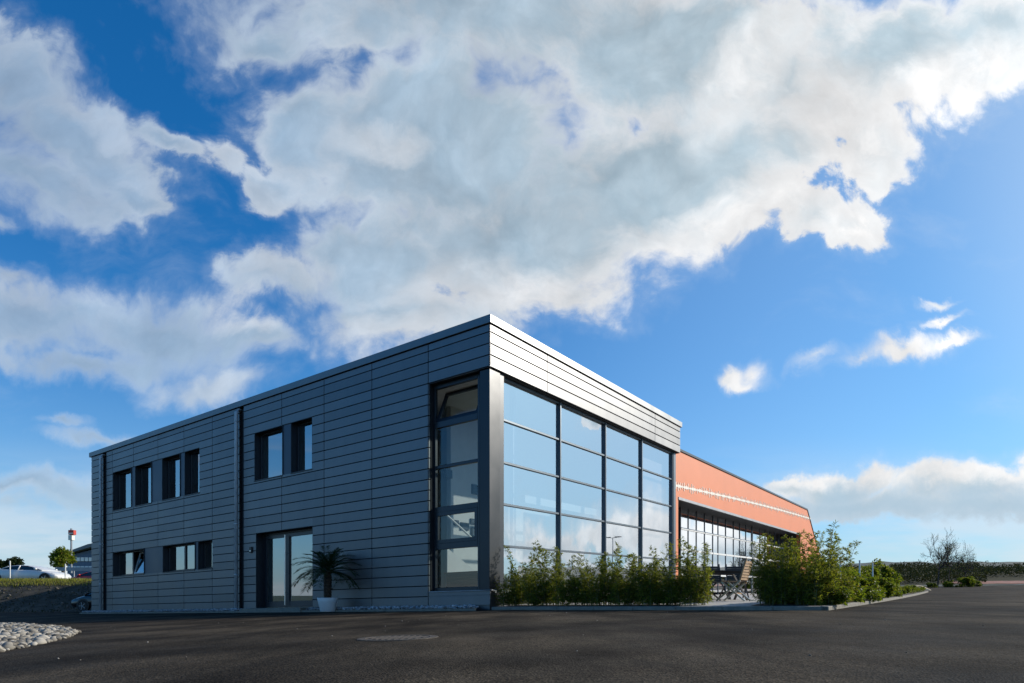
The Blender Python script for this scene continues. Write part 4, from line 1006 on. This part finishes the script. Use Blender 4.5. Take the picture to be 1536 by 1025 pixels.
# posts on the verge
for x, y0, lb in ((15, 842, 'white post standing behind the silver car boot'), (98, 846.5, 'white post between the silver car and the red car')):
    Y = 39.9; b = at(x, 868, Y); top = at(x, y0, Y); mb = MB(); mb.tube([(0, 0, -0.3), (0, 0, top.z - b.z)], 0.035, 8); mb.lathe([(0.035, top.z - b.z), (0.04, top.z - b.z + 0.01), (0.0, top.z - b.z + 0.03)], 8)
    o = mb.build('post', M['whitep'], loc=b); tag(o, lb, 'post', 'white posts on the verge')
# grey rail fence
fn = empty('rail_fence', at(84, 857, 50), 0, 'low grey rail fence behind the red car', 'fence')
for k in range(9): mb = MB(); mb.box(k * 1.4 - .04, k * 1.4 + .04, -.04, .04, -0.6, 0.32); mb.build('post', M['trim'], fn)
mb = MB(); mb.box(0, 11.3, -.05, -.041, 0.02, 0.30); mb.build('rail', M['trim'], fn)
# far blue-roofed building
Y = 120.0; b0 = at(99, 860, Y)
fb = empty('distant_building', b0, 0, 'distant blue-grey building with sloping roof left of the dark facade', 'building')
def P(x, y, dy=0.0): return at(x, y, Y) + Vector((0, dy, 0)) - b0
mb = MB()
a, b_, c_, d_ = P(101, 834), P(190, 812), P(190, 880), P(101, 880); dv = Vector((0, 20, 0))
mb.hexa([d_, c_, c_ + dv, d_ + dv, a, b_, b_ + dv, a + dv]); mb.build('wall', M['bluewall'], fb)
mb = MB(); e = Vector((0, -1.0, 0))
mb.hexa([P(96.5, 833.5) + e, P(190, 808) + e, P(190, 808) + dv, P(96.5, 833.5) + dv, P(97, 831.5) + e, P(137, 817) + e, P(137, 817) + dv, P(97, 831.5) + dv]); mb.build('roof', M['roof'], fb)
for y0, y1, mm in ((836.5, 842, 'lampglass'), (849.5, 852, 'whitep')):
    for i in range(12):
        x0 = 103 + i * 6.2; dy = 0; u0 = P(x0, y1, -0.12); 
        mb = MB(); mb.hexa([P(x0, y1, -.15), P(x0 + 5, y1, -.15), P(x0 + 5, y1, .05), P(x0, y1, .05), P(x0, y0, -.15), P(x0 + 5, y0, -.15), P(x0 + 5, y0, .05), P(x0, y0, .05)])
        mb.build('window', M[mm], fb)
# pylon sign
Y = 110.0; sb0 = at(107, 860, Y); sg = empty('pylon_sign', sb0, 0, 'tall red pylon sign on a thin pole above the distant building', 'sign')
hp = at(107, 793, Y).z - sb0.z; k = Y / F
mb = MB(); mb.tube([(0, 0, 0), (0, 0, hp)], 0.16, 10); mb.build('pole', M['trim'], sg)
mb = MB(); mb.box(-2.8 * k, 5.5 * k, -.35, .35, hp - 9.5 * k, hp - 2.5 * k); bevel(mb.build('sign_box', M['signred'], sg), 0.05, 2)
mb = MB(); mb.box(-2.8 * k, 3.0 * k, -.35, .35, hp - 17.5 * k, hp - 10 * k); bevel(mb.build('lower_sign_box', M['stitch'], sg), 0.05, 2)
mb = MB(); mb.box(-1.8 * k, 4.5 * k, -.375, -.355, hp - 8.3 * k, hp - 6.6 * k); mb.build('stripe', M['stitch'], sg)

# ------------------------------------------------------------------ right background
# scrub bank behind the yard
def bz(x, y):
    return 1.0 + 0.75 * sstep(58, 77, y) + 2.0 * sstep(77, 100, y) + 0.18 * mnoise.noise(Vector((x * .25, y * .25, 1))) + 0.012 * (x - 30)
o = grid(frange(18, 140, 80), frange(72.2, 118, 30), lambda x, y: bz(x, y) - 0.3).build('bank', M['bankgrass'], fix=False, smooth=True); tag(o, kind='structure')
rnd = random.Random(61); mb = MB()
for _ in range(42000):
    x = rnd.uniform(28, 110); y = 74 + 36 * rnd.random(); px = CX + F * x / y
    if px > 1480 and y < 88: continue
    h = (0.7 + 0.9 * max(0, mnoise.noise(Vector((x * .3, y * .3, 7))) + .35)); z = bz(x, y) - 0.3 + h * rnd.random()
    if 1335 < px < 1470: z += 0.7 * rnd.random()
    leafquad(mb, Vector((x, y, z)), (rdir(rnd) + Vector((0, 0, .5))).normalized(), rdir(rnd), rnd.uniform(.18, .42), 0.09)
o = mb.build('scrub', M['scrub'], fix=False); tag(o, kind='stuff')
mb = MB(); rnd = random.Random(62)
for _ in range(16000):
    x = rnd.uniform(60, 190); y = 112 + rnd.uniform(-2, 2.5); h = 1.9 + 0.5 * mnoise.noise(Vector((x * .12, 0, 0))); z = 2.6 + 0.004 * x + h * rnd.random()
    leafquad(mb, Vector((x, y, z)), rdir(rnd), rdir(rnd), rnd.uniform(.3, .6), 0.14)
o = mb.build('far_hedge', M['dark'], fix=False); tag(o, kind='stuff')
# red gravel strip
def rz_(x, y): return G(min(x, 60), 72) + 0.10 + 0.085 * (y - 72.6) + 0.04 * mnoise.noise(Vector((x, y, 0)))
o = grid(frange(52, 110, 60), frange(72.6, 78, 12), rz_).build('red_gravel', M['redbank'], fix=False, smooth=True); tag(o, kind='structure')
# sand heap
sc = at(1377, 882, 52); sc.z = G(sc.x, sc.y)
mb = MB(); n = 40
for j in range(13):
    r = 1 - j / 12
    for i in range(n):
        a = 6.2832 * i / n; w = 1 + 0.18 * mnoise.noise(Vector((math.cos(a) * 2, math.sin(a) * 2, j * .3))); mb.v.append((1.0 * r * w * math.cos(a), 0.8 * r * w * math.sin(a), 0.42 * (1 - r ** 1.6) + 0.05 * mnoise.noise(Vector((math.cos(a) * 3 * r, math.sin(a) * 3 * r, 5)))))
for j in range(12):
    for i in range(n): mb.f.append((j * n + i, j * n + (i + 1) % n, (j + 1) * n + (i + 1) % n, (j + 1) * n + i)); mb.m.append(0)
o = mb.build('sand_heap', M['sand'], smooth=True, loc=sc); tag(o, 'low pale sand heap beyond the far end of the kerb', 'sand heap')
# bare trees
def bare_tree(x, ytop, ybase, Y, rxpx, seed, label):
    b = at(x, ybase, Y); h = at(x, ytop, Y).z - b.z; rnd = random.Random(seed); rx = rxpx / F * Y
    rx *= 1.05; t = empty('bare_tree', b, 0, label, 'tree', 'bare trees at the far end of the yard'); tr = MB(); cr = MB(); lf = MB()
    def grow(p, d, l, r, lev):
        n = 4; pts = [p]
        for i in range(n): d = (d + rdir(rnd) * 0.16 + Vector((0, 0, 0.05))).normalized(); p = p + d * (l / n); pts.append(p)
        (tr if lev == 0 else cr).tube(pts, [max(0.0085, r * (1 - .14 * i)) for i in range(n + 1)], 7 if lev == 0 else (4 if lev < 3 else 3), cap=False)
        if lev >= 4:
            leafquad(lf, p + rdir(rnd) * 0.05, rdir(rnd), rdir(rnd), 0.08, 0.025)
            return
        for k in range((8, 5, 4, 3)[lev]):
            i = rnd.randint(1, n) if lev else rnd.choice((3, 4, 4)); q = pts[i]; o_ = rdir(rnd); o_ = (o_ - d * o_.dot(d)); o_.normalize()
            dd = (d * rnd.uniform(.6, 1.0) + o_ * rnd.uniform(.55, .95)).normalized(); grow(q, dd, l * rnd.uniform(.52, .74), r * .5, lev + 1)
    grow(Vector((0, 0, -0.3)), Vector((rnd.uniform(-.05, .05), 0, 1)), h * 0.42, 0.10, 0)
    # the crown is scaled to the size measured on the photograph
    zs_ = max(v[2] for v in cr.v); xs_ = max(abs(v[0]) for v in cr.v); kz = h / zs_; kx = rx / xs_
    for m in (tr, cr, lf): m.v = [(v[0] * kx, v[1] * kx, v[2] * kz if v[2] > 0 else v[2]) for v in m.v]
    tr.build('trunk', M['bark'], t, fix=False); cr.build('crown', M['bark'], t, fix=False); lf.build('bud_leaves', M['shrub'], t, fix=False); return t
bare_tree(1406, 793, 881, 66, 24, 71, 'tallest bare tree at the left of the three beyond the kerb')
bare_tree(1423, 803, 881, 68, 21, 72, 'middle bare tree of the three beyond the kerb')
bare_tree(1447, 810, 881, 67, 20, 75, 'rightmost and lowest bare tree of the three beyond the kerb')
rnd = random.Random(88)
for k, (x, Y, sc_) in enumerate(((1426, 66, 0.9), (1447, 65.5, 1.3), (1461, 66.5, 0.9), (1398, 65, 0.7))):
    b = at(x, 882, Y); b.z = G(b.x, b.y) - 0.05
    lab = ['leafy bush below the middle bare tree', 'larger leafy bush below the right bare tree', 'outermost leafy bush right of the bare trees', 'small leafy bush below the left bare tree'][k]
    plant('shrub', sv, ('s', k % 4), b, rnd.uniform(0, 6), (sc_ * 1.5, sc_ * 1.3, sc_ * 1.0), lab, 'bush', 'bushes under the bare trees')
# hills on the horizon
mb = MB(); n = 160
for i in range(n + 1):
    a = R_(8 + 62 * i / n); r = 2600; hz = 112 + 12 * mnoise.noise(Vector((i * .06, 0, 0))) + 7 * mnoise.noise(Vector((i * .31, 2, 0)))
    for k, (rr, f) in enumerate(((r - 900, -.06), (r - 450, .55), (r, 1.0), (r + 700, .3))): mb.v.append((math.sin(a) * rr, math.cos(a) * rr, hz * f))
for i in range(n):
    for k in range(3): mb.f.append((i * 4 + k, i * 4 + k + 1, i * 4 + k + 5, i * 4 + k + 4)); mb.m.append(0)
o = mb.build('hills', M['hill'], smooth=True); tag(o, kind='structure')
# street lamp out to the right, seen mirrored in the glass wall
lp = Vector((39.0, 42.0, 0)); lp.z = G(lp.x, lp.y)
lm = empty('street_lamp', lp, R_(-28), 'street lamp on a thin mast, mirrored in the glass wall', 'street lamp')
mb = MB(); mb.tube([(0, 0, 0), (0, 0, 2.5), (0, 0, 5.3)], [0.07, 0.055, 0.04], 10); mb.build('mast', M['trim'], lm)
for sx in (-1, 1):
    mb = MB(); mb.bar((0, 0, 5.28), (sx * 0.35, 0, 5.34), 0.05); mb.hexa([(sx * .3, -.14, 5.30), (sx * .95, -.12, 5.34), (sx * .95, .12, 5.34), (sx * .3, .14, 5.30), (sx * .3, -.1, 5.42), (sx * .95, -.08, 5.40), (sx * .95, .08, 5.40), (sx * .3, .1, 5.42)]); mb.build('lamp_head', M['frame'], lm)

# ------------------------------------------------------------------ sky
SUN_AZ, SUN_EL = R_(73), R_(25.5)
S = Vector((math.sin(SUN_AZ) * math.cos(SUN_EL), math.cos(SUN_AZ) * math.cos(SUN_EL), math.sin(SUN_EL)))
w = bpy.data.worlds.new('World'); scene.world = w; w.use_nodes = True
nt = w.node_tree; nt.nodes.clear(); N = nt.nodes; L = nt.links
out = N.new('ShaderNodeOutputWorld'); bg = N.new('ShaderNodeBackground'); L.new(bg.outputs[0], out.inputs[0]); bg.inputs['Strength'].default_value = 0.10
sky = N.new('ShaderNodeTexSky'); sky.sky_type = 'NISHITA'; sky.sun_disc = False; sky.sun_elevation = SUN_EL; sky.sun_rotation = SUN_AZ
sky.air_density = 1.0; sky.dust_density = 0.6; sky.ozone_density = 2.0
def setin(i, v):
    if isinstance(v, (int, float)): i.default_value = v
    elif isinstance(v, tuple): i.default_value = v
    else: L.new(v, i)
def math_(op, a, b=None, c=None, clamp=False):
    n = N.new('ShaderNodeMath'); n.operation = op; n.use_clamp = clamp; setin(n.inputs[0], a)
    if b is not None: setin(n.inputs[1], b)
    if c is not None: setin(n.inputs[2], c)
    return n.outputs[0]
def vmath(op, a, b=None, scale=None):
    n = N.new('ShaderNodeVectorMath'); n.operation = op; setin(n.inputs[0], a)
    if b is not None: setin(n.inputs[1], b)
    if scale is not None: setin(n.inputs['Scale'], scale)
    return n
def noise(v, scale, detail=6, rough=0.55, out='Fac', lac=2.0):
    n = N.new('ShaderNodeTexNoise'); setin(n.inputs['Vector'], v); n.inputs['Scale'].default_value = scale; n.inputs['Detail'].default_value = detail; n.inputs['Roughness'].default_value = rough; n.inputs['Lacunarity'].default_value = lac; return n.outputs[out]
def mapr(x, a, b, c=0.0, d=1.0, smooth=True):
    n = N.new('ShaderNodeMapRange'); n.interpolation_type = 'SMOOTHSTEP' if smooth else 'LINEAR'; setin(n.inputs[0], x); n.inputs[1].default_value = a; n.inputs[2].default_value = b; n.inputs[3].default_value = c; n.inputs[4].default_value = d; return n.outputs[0]
def mix(f, a, b):
    n = N.new('ShaderNodeMixRGB'); setin(n.inputs[0], f); setin(n.inputs[1], a); setin(n.inputs[2], b); return n.outputs[0]
tc = N.new('ShaderNodeTexCoord'); D = tc.outputs['Generated']
sdot = vmath('DOT_PRODUCT', D, tuple(S)).outputs['Value']
sp_ = N.new('ShaderNodeSeparateXYZ'); L.new(D, sp_.inputs[0]); dx, dy, dz_ = sp_.outputs
yy = math_('MAXIMUM', dy, 0.12)
cu = math_('DIVIDE', dx, yy); cv = math_('DIVIDE', dz_, yy)
cmb = N.new('ShaderNodeCombineXYZ'); L.new(cu, cmb.inputs[0]); L.new(cv, cmb.inputs[1]); UV = cmb.outputs[0]
# domain warp for ragged edges
def warp(v, scale, amt, detail, rough=0.55):
    c = noise(v, scale, detail, rough, 'Color'); c = vmath('SUBTRACT', c, (0.5, 0.5, 0.5)).outputs[0]; c = vmath('MULTIPLY', c, (amt, amt, 0.0)).outputs[0]; return vmath('ADD', v, c).outputs[0]
wa = mapr(cv, 0.08, 0.45, 0.30, 1.0)
c_ = vmath('SUBTRACT', noise(UV, 2.6, 4, 0.55, 'Color'), (0.5, 0.5, 0.5)).outputs[0]; c_ = vmath('MULTIPLY', c_, (0.20, 0.20, 0.0)).outputs[0]
W1 = vmath('ADD', UV, vmath('SCALE', c_, scale=wa).outputs[0]).outputs[0]; W2 = warp(W1, 9.0, 0.085, 9, 0.64)
# cloud masses: (centre x, y, half width, half height, tilt deg) measured in the photograph's picture plane, one sky direction each
BL = [(720, 10, 420, 120, 0), (1010, 70, 330, 150, 0), (660, 225, 260, 150, 0), (570, 390, 180, 95, 10), (600, 490, 150, 60, 5), (760, 370, 230, 150, 0), (960, 270, 270, 130, 12), (870, 440, 110, 50, 20), (1330, 100, 270, 95, 22), (1290, 200, 90, 85, 0), (1470, 60, 130, 90, 20),
      (1265, 345, 74, 46, 0), (1185, 315, 75, 48, 0), (1185, 215, 90, 70, 0), (450, 200, 90, 75, -50), (420, 425, 110, 42, 0), (335, 240, 34, 34, -50), (385, 300, 40, 40, -50), (400, 45, 110, 50, -25),
      (20, 120, 110, 85, -40), (110, 215, 170, 75, -32), (70, 285, 170, 60, -25), (200, 310, 60, 26, -30), (10, 350, 34, 16, 0), (250, 215, 70, 24, -25),
      (40, 480, 150, 55, 0), (240, 500, 150, 50, -8), (370, 515, 75, 32, -15), (120, 545, 170, 26, 0), (330, 582, 85, 24, 0), (90, 632, 46, 12, 0), (210, 655, 150, 12, 0), (20, 430, 50, 22, 0),
      (1110, 568, 28, 15, 0), (1143, 564, 20, 16, 20), (1127, 575, 32, 10, 0), (1335, 532, 85, 18, 12), (1420, 510, 50, 9, 16), (1405, 455, 26, 6, 8), (1410, 484, 36, 7, 14), (1220, 553, 24, 8, 22), (1275, 548, 30, 9, 20),
      (1195, 728, 50, 16, 0), (1260, 735, 80, 34, 0), (1310, 722, 40, 26, 0), (1400, 722, 60, 30, 0), (1470, 730, 100, 36, 0), (1600, 715, 110, 46, 0), (1280, 762, 170, 24, 3), (1500, 755, 120, 20, 4),
      (30, 765, 50, 15, 0), (60, 740, 260, 22, 0)]
# parts of the cloud that catch the sun, and their strength
LB = [(830, 445, 150, 55, 10, .9), (1080, 335, 190, 60, 25, .9), (1265, 190, 100, 120, -10, .9), (1420, 120, 180, 70, 25, .9), (1265, 345, 70, 45, 0, 1), (1130, 90, 160, 60, 50, .7), (570, 215, 75, 28, 0, .55), (335, 235, 50, 40, 0, .6), (400, 335, 40, 70, 30, .45), (420, 415, 90, 22, 0, .5), (355, 480, 55, 26, -20, .75), (560, 520, 130, 40, 10, .6), (720, 440, 130, 60, 0, .5), (150, 190, 110, 22, -30, .3), (60, 440, 120, 24, 0, .35), (1125, 567, 60, 40, 0, 1), (1360, 525, 190, 90, 10, 1), (1300, 708, 260, 26, 0, 1), (1530, 705, 140, 30, 0, 1), (2250, 690, 900, 100, 0, .9), (3000, 620, 700, 110, 5, .9), (40, 760, 60, 20, 0, .6), (330, 580, 100, 30, 0, .5)]
UVB = [(1.30, 0.10, 0.30, 0.06, 0), (1.75, 0.20, 0.5, 0.09, 5), (2.5, 0.20, 0.5, 0.10, 5), (3.1, 0.33, 0.7, 0.13, 8), (2.2, 0.06, 0.7, 0.05, 0), (2.0, 0.62, 0.10, 0.05, 10), (1.9, 1.1, 0.5, 0.12, 15), (3.6, 1.7, 0.7, 0.25, 10)]
items = [((x - CX) / F, (HY - y) / F, rx / F, ry / F, a) for x, y, rx, ry, a in BL] + UVB
acc = None
for (u, v, ru, rv, a) in items:
    ca, sa_ = math.cos(R_(a)), math.sin(R_(a))
    # rotated and scaled offset as two dot products
    d1 = vmath('DOT_PRODUCT', W2, (ca / ru, sa_ / ru, 0)).outputs['Value']; d2 = vmath('DOT_PRODUCT', W2, (-sa_ / rv, ca / rv, 0)).outputs['Value']
    e1 = math_('SUBTRACT', d1, (ca * u + sa_ * v) / ru); e2 = math_('SUBTRACT', d2, (-sa_ * u + ca * v) / rv)
    q = math_('MULTIPLY_ADD', e1, e1, math_('MULTIPLY', e2, e2)); m = math_('SUBTRACT', 1.0, math_('SQRT', q))
    sz = min(1.0, 0.35 + 2.6 * rv); m = math_('MULTIPLY', m, sz)
    acc = m if acc is None else math_('SMOOTH_MAX', acc, m, 0.12)
vr = N.new('ShaderNodeTexVoronoi'); vr.feature = 'F1'; vr.voronoi_dimensions = '2D'; vr.inputs['Scale'].default_value = 7.5; vr.inputs['Detail'].default_value = 3.0; vr.inputs['Roughness'].default_value = 0.55; vr.normalize = True; L.new(vmath('ADD', UV, vmath('SCALE', vmath('SUBTRACT', W2, UV).outputs[0], scale=0.35).outputs[0]).outputs[0], vr.inputs['Vector']); vd = vr.outputs['Distance']
fb1 = noise(W1, 5.0, 9, 0.60); fb2 = noise(W1, 15.0, 10, 0.66)
dens = math_('MULTIPLY_ADD', math_('SUBTRACT', fb1, 0.5), 0.95, math_('ADD', acc, 0.02))
dens = math_('MULTIPLY_ADD', math_('SUBTRACT', fb2, 0.5), 0.42, dens)
dens = math_('MULTIPLY_ADD', math_('SUBTRACT', 0.30, vd), 0.75, dens)
wf = mapr(dy, 0.13, 0.28)
# the sky behind the camera: broken cloud of the same kind
lay = vmath('SCALE', D, scale=math_('DIVIDE', 1.0, math_('ADD', math_('MAXIMUM', dz_, 0.0), 0.18))).outputs[0]
bk = noise(lay, 0.9, 9, 0.58); dback = mapr(bk, 0.55, 0.80, -0.3, 0.7, False)
mixd = N.new('ShaderNodeMix'); mixd.data_type = 'FLOAT'; L.new(wf, mixd.inputs[0]); L.new(dback, mixd.inputs[2]); L.new(dens, mixd.inputs[3]); DN = mixd.outputs[0]
sfw = mapr(noise(UV, 2.3, 2), 0.38, 0.62, 0.13, 0.46, False)
an = N.new('ShaderNodeMapRange'); an.interpolation_type = 'SMOOTHSTEP'; L.new(DN, an.inputs[0]); an.inputs[1].default_value = -0.04; wisp = math_('MULTIPLY', math_('MULTIPLY', mapr(cu, 0.28, 0.45), mapr(cv, 0.56, 0.48)), mapr(cv, 0.20, 0.27)); L.new(math_('MULTIPLY', sfw, math_('MULTIPLY_ADD', wisp, 1.6, mapr(cu, -0.3, 0.4, 1.0, 0.6))), an.inputs[2]); alpha = an.outputs[0]
soft = mapr(DN, -0.22, 0.12); 
core = mapr(DN, 0.04, 0.46)
Wsh = vmath('ADD', W1, (0.035, -0.006, 0.0)).outputs[0]; fbs = noise(Wsh, 5.0, 9, 0.60)
lit = math_('MULTIPLY_ADD', math_('SUBTRACT', fb1, fbs), 2.6, 0.35, clamp=True)
lb = None
for (x, y, rx, ry, a, k) in LB:
    u, v, ru, rv = (x - CX) / F, (HY - y) / F, rx / F, ry / F; ca, sa_ = math.cos(R_(a)), math.sin(R_(a))
    d1 = vmath('DOT_PRODUCT', W2, (ca / ru, sa_ / ru, 0)).outputs['Value']; d2 = vmath('DOT_PRODUCT', W2, (-sa_ / rv, ca / rv, 0)).outputs['Value']
    e1 = math_('SUBTRACT', d1, (ca * u + sa_ * v) / ru); e2 = math_('SUBTRACT', d2, (-sa_ * u + ca * v) / rv)
    q = math_('MULTIPLY_ADD', e1, e1, math_('MULTIPLY', e2, e2)); m = mapr(q, 0.0, 1.5, k, 0.0)
    lb = m if lb is None else math_('MAXIMUM', lb, m)
side = mapr(cu, -0.6, 0.5)                                        # clouds toward the sun are whiter
edge = mix(side, (5.6, 6.7, 8.0, 1), (9.4, 9.5, 9.6, 1))
body = mix(side, (3.3, 4.7, 6.3, 1), (4.6, 5.9, 6.7, 1))
ccol = mix(core, edge, body)
whiten = math_('ADD', math_('MULTIPLY', lb, mapr(fb2, 0.30, 0.55, 0.55, 1.0, False)), math_('MULTIPLY', lit, 0.22), clamp=True)
ccol = mix(whiten, ccol, mix(side, (7.2, 7.8, 8.6, 1), (9.9, 9.8, 9.7, 1)))
bil = math_('MULTIPLY', mapr(fb1, 0.35, 0.68, 0.86, 1.08, False), mapr(noise(W2, 7.0, 10, 0.62), 0.32, 0.68, 0.86, 1.10, False)); ccol = vmath('SCALE', ccol, scale=math_('MULTIPLY', bil, mapr(vd, 0.08, 0.5, 1.07, 0.86, False))).outputs[0]
ccol = vmath('SCALE', ccol, scale=mapr(sdot, 0.72, 0.95, 1.0, 1.3)).outputs[0]
under = math_('MULTIPLY', math_('MULTIPLY', mapr(math_('MULTIPLY_ADD', math_('SUBTRACT', fb2, 0.5), 0.10, cv), 0.185, 0.140), mapr(cv, 0.04, 0.10)), mapr(cu, 1.0, 0.85))
ccol = mix(math_('MULTIPLY', under, 0.78), ccol, (4.3, 5.8, 7.1, 1))
alpha = math_('MULTIPLY', alpha, mapr(cu, -0.75, -0.1, 0.78, 1.0))
hsv = N.new('ShaderNodeHueSaturation'); L.new(sky.outputs[0], hsv.inputs['Color']); hsv.inputs['Saturation'].default_value = 1.08
skyc = vmath('MULTIPLY', hsv.outputs[0], (0.13, 0.97, 1.58)).outputs[0]
hz = math_('POWER', math_('SUBTRACT', 1.0, math_('MAXIMUM', dz_, 0.0), clamp=True), 7.0)
skyc = mix(math_('MULTIPLY', mapr(sdot, 0.15, 0.95), 0.34), skyc, (4.8, 6.6, 8.6, 1))
skyc = mix(math_('MULTIPLY', mapr(sdot, 0.78, 1.0), 0.62), skyc, (8.4, 9.0, 9.6, 1))
skyc = mix(math_('MULTIPLY', hz, 0.90), skyc, (6.5, 7.4, 8.2, 1))
band = noise(vmath('MULTIPLY', UV, (1.6, 9.0, 0.0)).outputs[0], 1.6, 6, 0.55)
skyc = mix(math_('MULTIPLY', math_('MULTIPLY', mapr(band, 0.36, 0.62), mapr(cv, 0.26, 0.03)), 0.75), skyc, (7.4, 8.0, 8.6, 1))
cir = noise(vmath('MULTIPLY', W1, (1.0, 2.2, 0.0)).outputs[0], 2.4, 9, 0.62)
skyc = mix(math_('MULTIPLY', mapr(cir, 0.52, 0.78), 0.22), skyc, (6.8, 7.8, 9.0, 1))
final = mix(math_('MULTIPLY', soft, 0.16), skyc, (7.5, 8.2, 9.0, 1)); final = mix(math_('MULTIPLY', alpha, 0.96), final, ccol)
L.new(final, bg.inputs['Color'])

sun = bpy.data.lights.new('sun', 'SUN'); sun.energy = 5.0; sun.angle = R_(0.53); sun.color = (1.0, 0.93, 0.82)
so = bpy.data.objects.new('sun', sun); COL.objects.link(so); so.rotation_euler = S.to_track_quat('Z', 'Y').to_euler(); so.location = (30, 10, 30)

# ------------------------------------------------------------------ camera
cam = bpy.data.cameras.new('camera'); co = bpy.data.objects.new('camera', cam); COL.objects.link(co)
co.location = (0, 0, CAMZ); co.rotation_euler = (R_(90), 0, 0)
cam.sensor_fit = 'HORIZONTAL'; cam.sensor_width = 36.0; cam.lens = F / 1536 * 36.0; cam.shift_y = (HY - 512.5) / 1536; cam.clip_start = 0.05; cam.clip_end = 12000
scene.camera = co
scene.view_settings.view_transform = 'Standard'; scene.view_settings.look = 'None'; scene.view_settings.exposure = 0.0; scene.view_settings.gamma = 1.0
scene.cycles.max_bounces = 10; scene.cycles.transparent_max_bounces = 24; scene.cycles.caustics_reflective = False; scene.cycles.caustics_refractive = False; scene.cycles.sample_clamp_indirect = 8.0
scene.cycles.use_denoising = True
